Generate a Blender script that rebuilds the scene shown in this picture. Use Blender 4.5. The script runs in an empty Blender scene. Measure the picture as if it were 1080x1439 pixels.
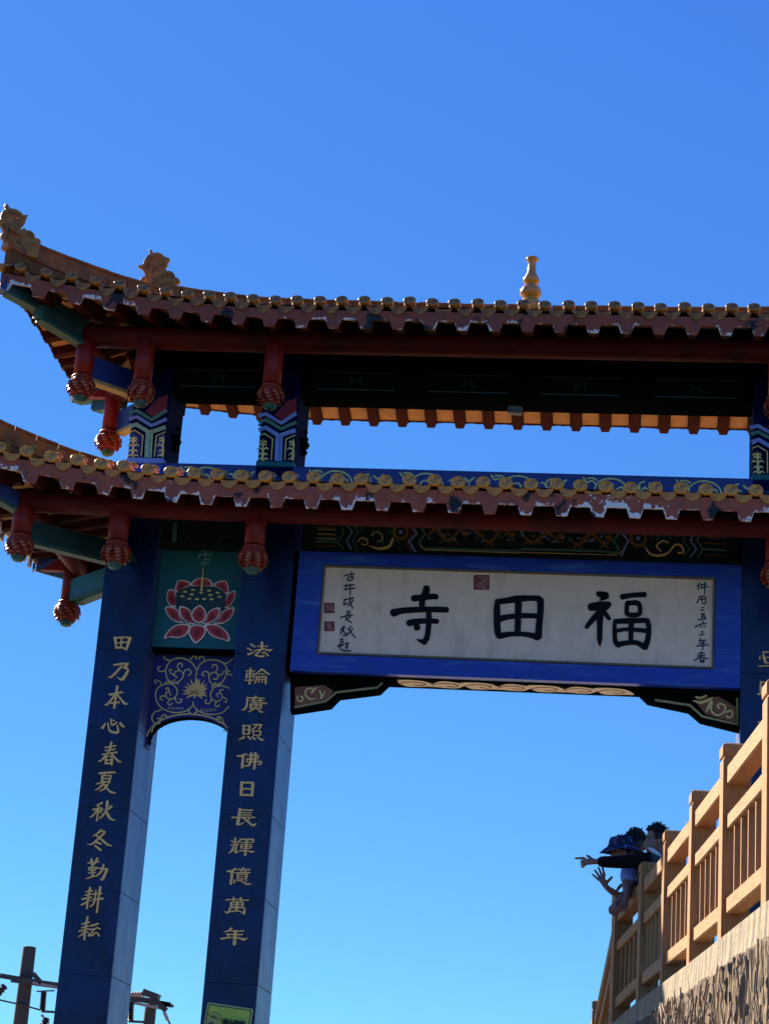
import bpy, bmesh, math, random
from mathutils import Vector, Matrix
random.seed(7)
scene = bpy.context.scene
COL = scene.collection
R = math.radians

# ------------------------------------------------------------------ camera, sky, sun, exposure
CAM_POS = Vector((0.0, 0.0, 1.6))
FPX = 2907.4                                    # focal length in pixels of the 1080 px wide photograph
_p, _y, _r = 0.32189, -0.12676, 0.069966        # pitch, yaw, roll
_F = Vector((math.sin(_y)*math.cos(_p), math.cos(_y)*math.cos(_p), math.sin(_p)))
_X = Vector((math.cos(_y), -math.sin(_y), 0.0))
_U = _X.cross(_F)
CX = _X*math.cos(_r) + _U*math.sin(_r)
CU = -_X*math.sin(_r) + _U*math.cos(_r)
cam_d = bpy.data.cameras.new("camera")
cam_d.sensor_fit = 'HORIZONTAL'; cam_d.sensor_width = 36.0
cam_d.lens = 36.0*FPX/1080.0
cam_d.clip_start = 0.1; cam_d.clip_end = 4000
cam = bpy.data.objects.new("camera", cam_d); COL.objects.link(cam)
cam.matrix_world = Matrix.Translation(CAM_POS) @ Matrix((CX, CU, -_F)).transposed().to_4x4()
scene.camera = cam

SUN_EL, SUN_AZ = R(33.5), R(43.7)               # azimuth: from the left (-x) turned behind the gate (+y)
SUN_DIR = Vector((-math.cos(SUN_EL)*math.cos(SUN_AZ), math.cos(SUN_EL)*math.sin(SUN_AZ), math.sin(SUN_EL)))
world = bpy.data.worlds.new("World"); scene.world = world; world.use_nodes = True
wn = world.node_tree; bg = wn.nodes['Background']
sky = wn.nodes.new('ShaderNodeTexSky'); sky.sky_type = 'NISHITA'; sky.sun_disc = False
sky.sun_elevation = SUN_EL
sky.sun_rotation = math.atan2(SUN_DIR.x, SUN_DIR.y)
sky.altitude = 2000; sky.air_density = 1.0; sky.dust_density = 0.15; sky.ozone_density = 3.0
hs = wn.nodes.new('ShaderNodeHueSaturation'); hs.inputs['Saturation'].default_value = 1.3
hs.inputs['Hue'].default_value = 0.5; hs.inputs['Value'].default_value = 1.0
wn.links.new(sky.outputs[0], hs.inputs['Color'])
# a polarised, saturated camera rendering of the same sky: one power curve per channel for the whole dome
sp_ = wn.nodes.new('ShaderNodeSeparateColor'); cb_ = wn.nodes.new('ShaderNodeCombineColor'); wn.links.new(hs.outputs[0], sp_.inputs[0])
for c_, (g_, k_) in enumerate(((.497, .335), (.694, .72), (.379, 1.02))):
    m1 = wn.nodes.new('ShaderNodeMath'); m1.operation = 'MULTIPLY'; m1.inputs[1].default_value = .15; wn.links.new(sp_.outputs[c_], m1.inputs[0])
    m2 = wn.nodes.new('ShaderNodeMath'); m2.operation = 'POWER'; m2.inputs[1].default_value = g_; wn.links.new(m1.outputs[0], m2.inputs[0])
    m3 = wn.nodes.new('ShaderNodeMath'); m3.operation = 'MULTIPLY'; m3.inputs[1].default_value = k_/.15; wn.links.new(m2.outputs[0], m3.inputs[0])
    wn.links.new(m3.outputs[0], cb_.inputs[c_])
wn.links.new(cb_.outputs[0], bg.inputs['Color'])
bg.inputs['Strength'].default_value = 0.05
sun_d = bpy.data.lights.new("sun", 'SUN'); sun_d.energy = 5.0; sun_d.angle = R(0.53); sun_d.color = (1.0, 0.90, 0.76)
sun = bpy.data.objects.new("sun", sun_d); COL.objects.link(sun)
sun.rotation_euler = (-SUN_DIR).to_track_quat('-Z', 'Y').to_euler()
vs = scene.view_settings
vs.view_transform = 'Standard'; vs.look = 'None'; vs.exposure = 1.585; vs.gamma = 1.0; vs.use_curve_mapping = False

# ------------------------------------------------------------------ helpers
def at(px, py, y=None, x=None, z=None):
    """photograph pixel -> point of the place on the plane y=.., x=.. or z=.."""
    d = CX*((px-540)/FPX) + CU*(-(py-719.5)/FPX) + _F
    if y is not None: t = (y-CAM_POS.y)/d.y
    elif x is not None: t = (x-CAM_POS.x)/d.x
    else: t = (z-CAM_POS.z)/d.z
    return CAM_POS + d*t

W = {}
def link(o, parent=None, world=None):
    COL.objects.link(o)
    m = world if world is not None else Matrix.Identity(4)
    if parent is not None:
        o.parent = parent
        o.matrix_parent_inverse = W[parent.name].inverted()
    o.matrix_basis = m
    W[o.name] = m.copy()
    return o

def tag(o, label=None, cat=None, group=None, kind=None):
    if label: o['label'] = label
    if cat: o['category'] = cat
    if group: o['group'] = group
    if kind: o['kind'] = kind
    return o

def empty(name, loc, label, cat, group=None):
    o = bpy.data.objects.new(name, None); o.empty_display_size = 0.2
    link(o, None, Matrix.Translation(loc)); tag(o, label, cat, group); return o

class MB:
    def __init__(s): s.v = []; s.f = []; s.mi = []; s.sm = []; s.at = None
    def add(s, vs_, fs, mi=0, sm=False):
        b = len(s.v); s.v += [tuple(q) for q in vs_]
        for f in fs: s.f.append([b+i for i in f]); s.mi.append(mi); s.sm.append(sm)
        return s
    def box(s, x0, x1, y0, y1, z0, z1, mi=0):
        v = [(x0,y0,z0),(x1,y0,z0),(x1,y1,z0),(x0,y1,z0),(x0,y0,z1),(x1,y0,z1),(x1,y1,z1),(x0,y1,z1)]
        return s.add(v, [(0,3,2,1),(4,5,6,7),(0,1,5,4),(1,2,6,5),(2,3,7,6),(3,0,4,7)], mi)
    def hexa(s, a, b, mi=0):
        """two quads (4 points each), joined"""
        return s.add(list(a)+list(b), [(3,2,1,0),(4,5,6,7),(0,1,5,4),(1,2,6,5),(2,3,7,6),(3,0,4,7)], mi)
    def beam(s, p, q, w, h, mi=0, up=Vector((0,0,1)), taper=1.0, ch=0.0):
        """bar from p to q, width w, height h (centre line)"""
        p = Vector(p); q = Vector(q); d = (q-p).normalized(); sx = d.cross(up).normalized(); uz = sx.cross(d)
        def ring(c, k):
            a, b = w/2*k, h/2*k
            if ch <= 0: return [c-sx*a-uz*b, c+sx*a-uz*b, c+sx*a+uz*b, c-sx*a+uz*b]
            return [c-sx*(a-ch)-uz*b, c+sx*(a-ch)-uz*b, c+sx*a-uz*(b-ch), c+sx*a+uz*(b-ch), c+sx*(a-ch)+uz*b, c-sx*(a-ch)+uz*b, c-sx*a+uz*(b-ch), c-sx*a-uz*(b-ch)]
        return s.loft([ring(p,1), ring(q,taper)], mi, False)
    def loft(s, rings, mi=0, sm=True, caps=True, closed=True):
        n = len(rings[0]); v = [x for r in rings for x in r]; f = []
        for i in range(len(rings)-1):
            for j in range(n if closed else n-1):
                k = (j+1) % n
                f.append((i*n+j, i*n+k, (i+1)*n+k, (i+1)*n+j))
        s.add(v, f, mi, sm)
        if caps and closed:
            b = len(s.v)-len(v)
            s.f.append([b+j for j in range(n)][::-1]); s.mi.append(mi); s.sm.append(False)
            s.f.append([b+(len(rings)-1)*n+j for j in range(n)]); s.mi.append(mi); s.sm.append(False)
        return s
    def tube(s, pts, rad, n=8, mi=0, sm=True):
        pts = [Vector(p) for p in pts]; rings = []
        if not hasattr(rad, '__len__'): rad = [rad]*len(pts)
        a = None
        for i, p in enumerate(pts):
            d = (pts[min(i+1, len(pts)-1)] - pts[max(i-1, 0)]).normalized()
            if a is None:
                a = d.cross(Vector((0,0,1)) if abs(d.z) < .9 else Vector((0,1,0))).normalized()
            a = (a - d*a.dot(d)).normalized(); b = d.cross(a)
            rings.append([p + (a*math.cos(t)+b*math.sin(t))*rad[i] for t in [2*math.pi*k/n for k in range(n)]])
        return s.loft(rings, mi, sm)
    def lathe(s, c, prof, n=20, mi=0, sm=True):
        c = Vector(c)
        rings = [[c+Vector((r*math.cos(t), r*math.sin(t), z)) for t in [2*math.pi*k/n for k in range(n)]] for r, z in prof]
        return s.loft(rings, mi, sm)
    def prism(s, poly, fn, d0, d1, mi=0):
        """poly: 2D outline, fn(a,b,d)->point; convex or concave ngon, extruded from d0 to d1"""
        n = len(poly)
        v = [fn(a, b, d0) for a, b in poly] + [fn(a, b, d1) for a, b in poly]
        f = [tuple(range(n)), tuple(range(2*n-1, n-1, -1))] + [(i, i+n, (i+1) % n + n, (i+1) % n) for i in range(n)]
        return s.add(v, f, mi)
    def build(s, name, mats, parent=None, world=None, bevel=0.0, fix=True):
        me = bpy.data.meshes.new(name); me.from_pydata([tuple(v) for v in s.v], [], s.f)
        if not isinstance(mats, (list, tuple)): mats = [mats]
        for m in mats: me.materials.append(m)
        me.polygons.foreach_set('material_index', s.mi)
        me.polygons.foreach_set('use_smooth', s.sm)
        if fix or bevel:
            bm = bmesh.new(); bm.from_mesh(me)
            if bevel:
                ed = [e for e in bm.edges if len(e.link_faces) == 2 and e.calc_face_angle(0) > 0.6]
                bmesh.ops.bevel(bm, geom=ed, offset=bevel, segments=1, affect='EDGES')
            if fix: bmesh.ops.recalc_face_normals(bm, faces=bm.faces[:])
            bm.to_mesh(me); bm.free()
        me.update()
        return link(bpy.data.objects.new(name, me), parent, world)

def _stuff(s, *k, **kw):
    o = s.build(*k, **kw); o['kind'] = 'stuff'; return o
MB.stuff = _stuff

def catmull(p, n=6):
    p = [Vector(q) for q in p]
    if len(p) < 3: return p
    out = []
    for i in range(len(p)-1):
        a = p[i-1] if i else p[0]*2-p[1]; b = p[i]; c = p[i+1]; d = p[i+2] if i+2 < len(p) else p[-1]*2-p[-2]
        for k in range(n):
            t = k/n
            out.append(0.5*((2*b)+(c-a)*t+(2*a-5*b+4*c-d)*t*t+(3*b-a-3*c+d)*t**3))
    out.append(p[-1]); return out
def catmull_closed(p, n=5):
    p = [Vector(q) for q in p]; N = len(p); out = []
    for i in range(N):
        a, b, c, d = p[i-1], p[i], p[(i+1) % N], p[(i+2) % N]
        for k in range(n):
            t = k/n
            out.append(0.5*((2*b)+(c-a)*t+(2*a-5*b+4*c-d)*t*t+(3*b-a-3*c+d)*t**3))
    return out

# painting helpers: strokes and filled outlines lying on a plane; P maps 2D -> 3D, nrm is the outward normal
_lift = [0]
def stroke(mb, P, pts, w, nrm, mi=0, n=5, taper=True, th=0.003, rnd=True):
    """brush ribbon; pts (x,y) or (x,y,w)"""
    q = [Vector((a[0], a[1], a[2] if len(a) > 2 else w)) for a in pts]
    q = catmull(q, n) if len(q) > 2 else ([q[0].lerp(q[1], k/3) for k in range(4)])
    _lift[0] = (_lift[0]+1) % 40
    off = nrm*(th+0.00008*_lift[0]); m = len(q); L = []; Rr = []
    def cap(c, d, r, sgn):
        res = []
        for k in range(1, 4):
            t = math.pi*k/4
            nn = Vector((-d.y, d.x)); res.append((c.x+sgn*(nn.x*math.cos(t))*r + d.x*math.sin(t)*r*0.8, c.y+sgn*(nn.y*math.cos(t))*r + d.y*math.sin(t)*r*0.8))
        return res
    for i, c in enumerate(q):
        a = q[min(i+1, m-1)] - q[max(i-1, 0)]; d = Vector((a.x, a.y))
        if d.length == 0: d = Vector((1, 0))
        d.normalize(); nn = Vector((-d.y, d.x)); r = max(c.z, .01)/2
        L.append((c.x+nn.x*r, c.y+nn.y*r)); Rr.append((c.x-nn.x*r, c.y-nn.y*r))
        if i == 0: d0 = d
        if i == m-1: d1 = d
    pts3 = [P(*u)+off for u in L] + [P(*u)+off for u in Rr]
    f = [(i, i+1, m+i+1, m+i) for i in range(m-1)]
    mb.add(pts3, f, mi)
    if rnd:
        e = cap(q[-1], d1, q[-1].z/2, 1); b = cap(q[0], -d0, q[0].z/2, 1)
        mb.add([P(*L[-1])+off]+[P(*u)+off for u in e]+[P(*Rr[-1])+off], [(0,1,2,3,4)], mi)
        mb.add([P(*Rr[0])+off]+[P(*u)+off for u in b]+[P(*L[0])+off], [(0,1,2,3,4)], mi)
    # thin depth below the ribbon so that it is a raised paint line
    if th > 0.0035:
        o2 = nrm*0.0002
        pts4 = [P(*u)+o2 for u in L] + [P(*u)+o2 for u in Rr]
        mb.add(pts3+pts4, [(i, i+1, 2*m+i+1, 2*m+i) for i in range(m-1)] + [(m+i+1, m+i, 3*m+i, 3*m+i+1) for i in range(m-1)], mi)
def blob(mb, P, pts, nrm, mi=0, n=4, th=0.002, smooth=True):
    q = catmull_closed([Vector((a, b, 0)) for a, b in pts], n) if smooth else [Vector((a, b, 0)) for a, b in pts]
    c = sum(q, Vector())/len(q)
    v = [P(c.x, c.y)+nrm*th] + [P(a.x, a.y)+nrm*th for a in q]
    mb.add(v, [(0, i+1, (i+1) % len(q)+1) for i in range(len(q))], mi)

def planeP(ox, oy, sc, y):
    """crop pixel (origin ox,oy, zoom sc) -> point on the plane y"""
    return lambda a, b: at(ox+a/sc, oy+b/sc, y=y)

def curve_fill(outlines, P, th, bevel, n=4, smooth=True):
    """filled 2D outlines (with holes) -> mesh data extruded; local frame x,z with y thickness"""
    cu = bpy.data.curves.new('c', 'CURVE'); cu.dimensions = '2D'; cu.fill_mode = 'BOTH'
    cu.extrude = th/2-bevel; cu.bevel_depth = bevel; cu.bevel_resolution = 1
    for ol in outlines:
        q = catmull_closed([Vector((a, b, 0)) for a, b in ol], n) if smooth else [Vector((a, b, 0)) for a, b in ol]
        w3 = [P(a.x, a.y) for a in q]
        sp = cu.splines.new('POLY'); sp.points.add(len(w3)-1); sp.use_cyclic_u = True
        for i, c in enumerate(w3): sp.points[i].co = (c.x, c.z, 0, 1)
    o = bpy.data.objects.new('c', cu); COL.objects.link(o)
    dg = bpy.context.evaluated_depsgraph_get()
    me = bpy.data.meshes.new_from_object(o.evaluated_get(dg))
    bpy.data.objects.remove(o); bpy.data.curves.remove(cu)
    yy = P(0, 0).y
    me.transform(Matrix(((1,0,0,0),(0,0,-1,yy),(0,1,0,0),(0,0,0,1))))   # x,y,z -> x, yy - z, y
    return me

_glyph = {}
def glyph(ch, offset=0.02, extrude=0.01):
    k = (ch, offset, extrude)
    if k in _glyph: return _glyph[k]
    cu = bpy.data.curves.new('t', 'FONT'); cu.body = ch; cu.size = 1; cu.offset = 0; cu.extrude = extrude; cu.bevel_depth = offset; cu.bevel_resolution = 0
    cu.align_x = 'CENTER'; cu.resolution_u = 3
    o = bpy.data.objects.new('t', cu); COL.objects.link(o)
    dg = bpy.context.evaluated_depsgraph_get()
    me = bpy.data.meshes.new_from_object(o.evaluated_get(dg))
    bpy.data.objects.remove(o); bpy.data.curves.remove(cu)
    xs = [v.co.x for v in me.vertices]; ys = [v.co.y for v in me.vertices]
    cx, cy = (min(xs)+max(xs))/2, (min(ys)+max(ys))/2
    w, h = max(xs)-min(xs), max(ys)-min(ys)
    me.transform(Matrix.Scale(1/max(w, h), 4) @ Matrix.Translation((-cx, -cy, 0)))
    # stand upright facing -y
    me.transform(Matrix(((1,0,0,0),(0,0,-1,0),(0,1,0,0),(0,0,0,1))))
    _glyph[k] = me; return me

# ------------------------------------------------------------------ materials
def mat(name, col, rough=0.6, var=0.25, scale=6.0, bump=0.15, bscale=40.0, spec=0.5, col2=None, c2amt=0.5, c2scale=2.0, metal=0.0, stretch=None, coat=0.0, streak=None):
    m = bpy.data.materials.new(name); m.use_nodes = True; nt = m.node_tree; N = nt.nodes; Lk = nt.links
    b = N['Principled BSDF']; b.inputs['Roughness'].default_value = rough
    b.inputs['Specular IOR Level'].default_value = spec; b.inputs['Metallic'].default_value = metal
    if coat: b.inputs['Coat Weight'].default_value = coat; b.inputs['Coat Roughness'].default_value = .15
    tc = N.new('ShaderNodeTexCoord'); mp = N.new('ShaderNodeMapping'); Lk.new(tc.outputs['Object'], mp.inputs['Vector'])
    if stretch: mp.inputs['Scale'].default_value = stretch
    n1 = N.new('ShaderNodeTexNoise'); n1.inputs['Scale'].default_value = scale; n1.inputs['Detail'].default_value = 6; n1.inputs['Roughness'].default_value = .65
    Lk.new(mp.outputs[0], n1.inputs['Vector'])
    mr = N.new('ShaderNodeMapRange'); mr.inputs[1].default_value = .25; mr.inputs[2].default_value = .75
    mr.inputs[3].default_value = 1-var; mr.inputs[4].default_value = 1+var; Lk.new(n1.outputs[0], mr.inputs[0])
    mul = N.new('ShaderNodeMix'); mul.data_type = 'RGBA'; mul.blend_type = 'MULTIPLY'; mul.inputs[0].default_value = 1
    mul.inputs[6].default_value = (*col, 1); Lk.new(mr.outputs[0], mul.inputs[7])
    out = mul.outputs[2]
    if col2:
        n2 = N.new('ShaderNodeTexNoise'); n2.inputs['Scale'].default_value = c2scale; n2.inputs['Detail'].default_value = 8; n2.inputs['Roughness'].default_value = .7
        if streak:
            m2 = N.new('ShaderNodeMapping'); m2.inputs['Scale'].default_value = streak; Lk.new(tc.outputs['Object'], m2.inputs['Vector']); Lk.new(m2.outputs[0], n2.inputs['Vector'])
        else: Lk.new(mp.outputs[0], n2.inputs['Vector'])
        r2 = N.new('ShaderNodeMapRange'); r2.inputs[1].default_value = 1-c2amt-.06 if c2amt < .9 else .1; r2.inputs[2].default_value = 1-c2amt+.08
        Lk.new(n2.outputs[0], r2.inputs[0])
        mx = N.new('ShaderNodeMix'); mx.data_type = 'RGBA'; Lk.new(r2.outputs[0], mx.inputs[0]); Lk.new(out, mx.inputs[6]); mx.inputs[7].default_value = (*col2, 1)
        out = mx.outputs[2]
    Lk.new(out, b.inputs['Base Color'])
    rr = N.new('ShaderNodeMapRange'); rr.inputs[3].default_value = max(.03, rough-.12); rr.inputs[4].default_value = min(1, rough+.15)
    Lk.new(n1.outputs[0], rr.inputs[0]); Lk.new(rr.outputs[0], b.inputs['Roughness'])
    if bump:
        n3 = N.new('ShaderNodeTexNoise'); n3.inputs['Scale'].default_value = bscale; n3.inputs['Detail'].default_value = 5; Lk.new(mp.outputs[0], n3.inputs['Vector'])
        bp = N.new('ShaderNodeBump'); bp.inputs['Strength'].default_value = bump; bp.inputs['Distance'].default_value = .02
        Lk.new(n3.outputs[0], bp.inputs['Height']); Lk.new(bp.outputs[0], b.inputs['Normal'])
    return m

M = {}
M['blue_tile'] = mat('blue glazed cladding', (.0035,.019,.10), .28, .35, 2.2, .06, 9, .3, (.002,.009,.05), .48, 1.3, streak=(1.6,1,.7))
M['blue_side'] = mat('weathered blue cladding', (.03,.055,.17), .36, .35, 3, .02, 6, .5, (.10,.12,.19), .47, 1.2, streak=(3.5,3.5,.35))
M['joint'] = mat('dark joint', (.004,.006,.02), .8, .2)
M['gold'] = mat('gold lettering', (.95,.56,.16), .38, .25, 20, .1, 60, .6, (.30,.17,.04), .34, 9)
M['gold_paint'] = mat('yellow scroll paint', (.80,.66,.22), .6, .25, 20, .1, 60, .4, (.16,.13,.04), .38, 5)
M['ochre_paint'] = mat('ochre dragon paint', (.20,.11,.022), .6, .3, 20, .1, 60, .4)
M['frame_blue'] = mat('sign frame blue', (.004,.030,.36), .33, .25, 3, .12, 22, .5, (.03,.11,.42), .42, 2.5, streak=(.4,1,3))
M['sign_white'] = mat('sign panel off white', (.84,.645,.47), .55, .10, 5, .05, 30, .4, (.68,.51,.37), .42, 2.2, streak=(2,1,.6))
M['moulding'] = mat('bronze moulding', (.14,.10,.045), .5, .3)
M['ink'] = mat('black lettering', (.003,.004,.008), .5, .2, 8, .05, 30, .12)
M['painted_ground'] = mat('dark green ground paint', (.006,.026,.020), .7, .4, 10, spec=.2)
M['ink_small'] = mat('dark ink', (.012,.010,.03), .5, .2)
M['seal'] = mat('red seal', (.22,.03,.03), .5, .4, 30)
M['seal_pale'] = mat('pale seal marks', (.42,.24,.2), .6, .3, 30)
M['teal'] = mat('teal panel paint', (.005,.115,.135), .5, .22, 3, .05, 20, .4)
M['teal_dark'] = mat('dark green beam paint', (.004,.035,.035), .5, .3, 5)
M['beam_green'] = mat('green beam edge paint', (.022,.085,.06), .55, .3, 8, spec=.3)
M['green_trim'] = mat('green trim paint', (.07,.24,.16), .5, .3, 8)
M['green_light'] = mat('pale green paint', (.30,.50,.34), .55, .25, 10, col2=(.07,.14,.1), c2amt=.4, c2scale=8)
M['blue_paint'] = mat('blue beam paint', (.01,.03,.19), .45, .3, 5)
M['blue_bright'] = mat('bright blue paint', (.02,.05,.42), .5, .25, 6)
M['blue_light'] = mat('light blue paint', (.20,.31,.72), .55, .25, 10)
M['navy'] = mat('navy paint', (.003,.006,.040), .8, .3, 6, spec=.04)
M['arch_blue'] = mat('violet blue paint', (.012,.010,.16), .5, .25, 6)
M['red'] = mat('red column paint', (.22,.012,.007), .5, .3, 6, .15, 24, .3, (.12,.012,.012), .44, 3)
M['purlin'] = mat('eave shaded red beam paint', (.085,.005,.003), .6, .35, 4, .15, 20, .2, (.035,.004,.003), .46, 2)  # same red as the posts, eave shade darkened into the colour
M['red_dark'] = mat('dark red paint', (.20,.012,.02), .5, .3, 8)
M['maroon'] = mat('maroon rafter paint', (.045,.010,.005), .75, .35, 8, .2, 40, .08, (.05,.012,.01), .42, 4)
M['dark_wood'] = mat('roof shaded dark wood', (.006,.005,.005), .85, .4, 6, spec=.0)  # near black colour stands in for the deep shade under the roof
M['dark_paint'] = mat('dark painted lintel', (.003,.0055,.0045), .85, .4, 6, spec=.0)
M['pink_red'] = mat('lotus red', (.50,.025,.03), .5, .3, 12)
M['petal_core'] = mat('deep lotus red', (.22,.008,.012), .5, .3, 12)
M['lotus_white'] = mat('lotus white', (.80,.66,.55), .55, .15, 14)
M['board'] = mat('orange soffit board', (.44,.26,.115), .7, .22, 5, .15, 30, .3, (.24,.11,.04), .38, 3)
M['tile'] = mat('golden glazed tile', (.84,.36,.045), .3, .4, 9, .25, 35, .6, (.12,.06,.028), .44, 7)
M['tile_old'] = mat('weathered amber tile', (.52,.215,.035), .36, .45, 9, .25, 35, .5, (.10,.048,.02), .46, 7)
M['drip_old'] = mat('weathered amber drip tile', (.40,.16,.03), .45, .35, 7, .3, 30, .35, (.14,.06,.02), .46, 6)
M['drip'] = mat('amber drip tile', (.62,.25,.035), .4, .3, 7, .3, 30, .4, (.26,.10,.025), .42, 6)
M['tile_brown'] = mat('brown glazed tile', (.16,.06,.02), .34, .45, 7, .3, 30, .6, (.07,.035,.022), .46, 5)
M['ridge'] = mat('terracotta ridge tile', (.36,.105,.02), .55, .4, 7, .3, 24, .25, (.15,.055,.02), .44, 4)
M['mortar'] = mat('brown bedding mortar', (.20,.075,.025), .8, .3, 12, spec=.2)
M['finial'] = mat('glazed ochre finial', (.38,.155,.022), .45, .35, 9, .2, 16, .35, (.14,.05,.015), .44, 7)
M['bottle'] = mat('golden glazed finial', (.56,.25,.02), .22, .3, 8, .1, 30, .6, (.30,.12,.03), .40, 5, coat=.4)
M['bulb'] = mat('red lotus bulb', (.28,.028,.010), .5, .35, 18, .2, 60, .35)
M['bulb_tip'] = mat('gilded petal tips', (.50,.20,.06), .5, .4, 18, .2, 60, .35)
M['bulb_green'] = mat('green bulb foot', (.02,.10,.07), .5, .3)
M['olive_gold'] = mat('olive gold edging', (.34,.30,.11), .6, .3, 12)
M['cloud'] = mat('tan cloud paint', (.66,.55,.38), .6, .2, 10)
M['bracket_red'] = mat('brown red bracket', (.26,.085,.035), .6, .3, 8)
M['wood'] = mat('cast timber fence', (.40,.19,.068), .7, .16, 3, .35, 9, .3, (.17,.07,.02), .40, 2.6, stretch=(11,1.1,11))
M['wood_up'] = mat('cast timber post', (.38,.175,.06), .7, .16, 3, .35, 9, .3, (.16,.065,.018), .40, 2.6, stretch=(11,11,1.1))
M['coping'] = mat('stained cement coping', (.33,.25,.15), .85, .3, 5, .6, 25, .3, (.11,.085,.055), .49, 3.2, streak=(4.5,4.5,.3))
M['rough'] = mat('carved brown cement', (.22,.16,.105), .9, .35, 4, 1.0, 14, .2, (.15,.105,.065), .46, 4, stretch=(4,4,.5))
M['vine'] = mat('dry vine', (.20,.15,.10), .85, .3, 20)
M['sign_green'] = mat('yellow green sign', (.42,.55,.06), .35, .1, 6)
M['sign_rim'] = mat('pale sign rim', (.42,.50,.18), .45, .1, 6)
M['sign_ink'] = mat('dark green sign ink', (.01,.06,.02), .5, .1)
M['sign_ring'] = mat('ochre ring', (.24,.20,.02), .5, .1)
M['concrete'] = mat('grey concrete pole', (.045,.042,.040), .85, .25, 5, .3, 40)
M['steel'] = mat('dark galvanised steel', (.025,.02,.022), .5, .35, 12)
M['steel_pale'] = mat('pale steel', (.26,.21,.19), .5, .3, 12)
M['insul'] = mat('dark insulator', (.02,.014,.014), .3, .3)
M['insul_pale'] = mat('pale insulator', (.35,.25,.23), .3, .2)
M['cable'] = mat('cable', (.03,.03,.035), .6, .2)
M['skin'] = mat('skin', (.24,.12,.08), .5, .12, 12, .05, 60)
M['hair'] = mat('black hair', (.008,.007,.008), .45, .3, 30)
M['black_cloth'] = mat('black jacket cloth', (.004,.0045,.005), .9, .3, 20, .3, 60, .15)
M['olive_cloth'] = mat('dark olive vest cloth', (.035,.04,.035), .85, .3, 20, .3, 60)
M['white_cloth'] = mat('white cloth', (.62,.62,.64), .8, .1, 10)
M['blue_cloth'] = mat('pale blue shirt cloth', (.24,.33,.62), .8, .15, 8, .2, 50)
M['hat'] = mat('blue camouflage cloth', (.010,.018,.06), .85, .3, 20, .5, 50, .3, (.22,.26,.42), .40, 22)
M['trousers'] = mat('dark trousers', (.012,.012,.015), .9, .2, 20)
M['eye'] = mat('eye', (.01,.008,.008), .2, 0)
M['grey_lamp'] = mat('grey lamp housing', (.10,.11,.10), .5, .2)
M['glass'] = mat('lamp glass', (.05,.06,.06), .1, .1)
M['asphalt'] = mat('worn asphalt', (.02,.017,.014), .9, .25, .8, .3, 30)
M['earth'] = mat('dusty ground', (.035,.026,.016), .9, .25, .6, .3, 12, .3, (.06,.05,.035), .45, .3)
M['paving'] = mat('pale concrete paving', (.26,.21,.15), .85, .2, 1.5, .2, 20, .3)

def peel_mat(name, base, white, lo, hi):
    """maroon paint flaking to white primer along its lower edge (edge = vertex attribute of the board)"""
    m = mat(name, base, .6, .35, 8, .25, 30, .4); nt = m.node_tree; N = nt.nodes; Lk = nt.links; b = N['Principled BSDF']
    old = b.inputs['Base Color'].links[0].from_socket
    a = N.new('ShaderNodeAttribute'); a.attribute_name = 'edge'; tc = N.new('ShaderNodeTexCoord')
    n = N.new('ShaderNodeTexNoise'); n.inputs['Scale'].default_value = 7.0; n.inputs['Detail'].default_value = 8; n.inputs['Roughness'].default_value = .72
    Lk.new(tc.outputs['Object'], n.inputs['Vector'])
    n2 = N.new('ShaderNodeTexNoise'); n2.inputs['Scale'].default_value = .9; n2.inputs['Detail'].default_value = 2; Lk.new(tc.outputs['Object'], n2.inputs['Vector'])
    s1 = N.new('ShaderNodeMath'); s1.operation = 'MULTIPLY_ADD'; Lk.new(a.outputs['Fac'], s1.inputs[0]); s1.inputs[1].default_value = .17; Lk.new(n.outputs[0], s1.inputs[2])
    s2 = N.new('ShaderNodeMath'); s2.operation = 'MULTIPLY_ADD'; Lk.new(n2.outputs[0], s2.inputs[0]); s2.inputs[1].default_value = .55; Lk.new(s1.outputs[0], s2.inputs[2])
    r = N.new('ShaderNodeMapRange'); r.inputs[1].default_value = lo; r.inputs[2].default_value = hi; Lk.new(s2.outputs[0], r.inputs[0])
    mx = N.new('ShaderNodeMix'); mx.data_type = 'RGBA'; Lk.new(r.outputs[0], mx.inputs[0]); Lk.new(old, mx.inputs[6]); mx.inputs[7].default_value = (*white, 1)
    # dark bare patches
    n3 = N.new('ShaderNodeTexNoise'); n3.inputs['Scale'].default_value = 2.6; n3.inputs['Detail'].default_value = 6; Lk.new(tc.outputs['Object'], n3.inputs['Vector'])
    r3 = N.new('ShaderNodeMapRange'); r3.inputs[1].default_value = .60; r3.inputs[2].default_value = .63; Lk.new(n3.outputs[0], r3.inputs[0])
    m3 = N.new('ShaderNodeMix'); m3.data_type = 'RGBA'; Lk.new(r3.outputs[0], m3.inputs[0]); Lk.new(mx.outputs[2], m3.inputs[6]); m3.inputs[7].default_value = (.012,.010,.010,1)
    Lk.new(m3.outputs[2], b.inputs['Base Color'])
    return m
M['peel_low'] = peel_mat('flaking maroon fascia', (.36,.085,.04), (.82,.78,.74), .905, .912)
M['peel_up'] = peel_mat('flaking upper fascia', (.26,.06,.028), (.72,.68,.64), .965, .972)

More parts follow.
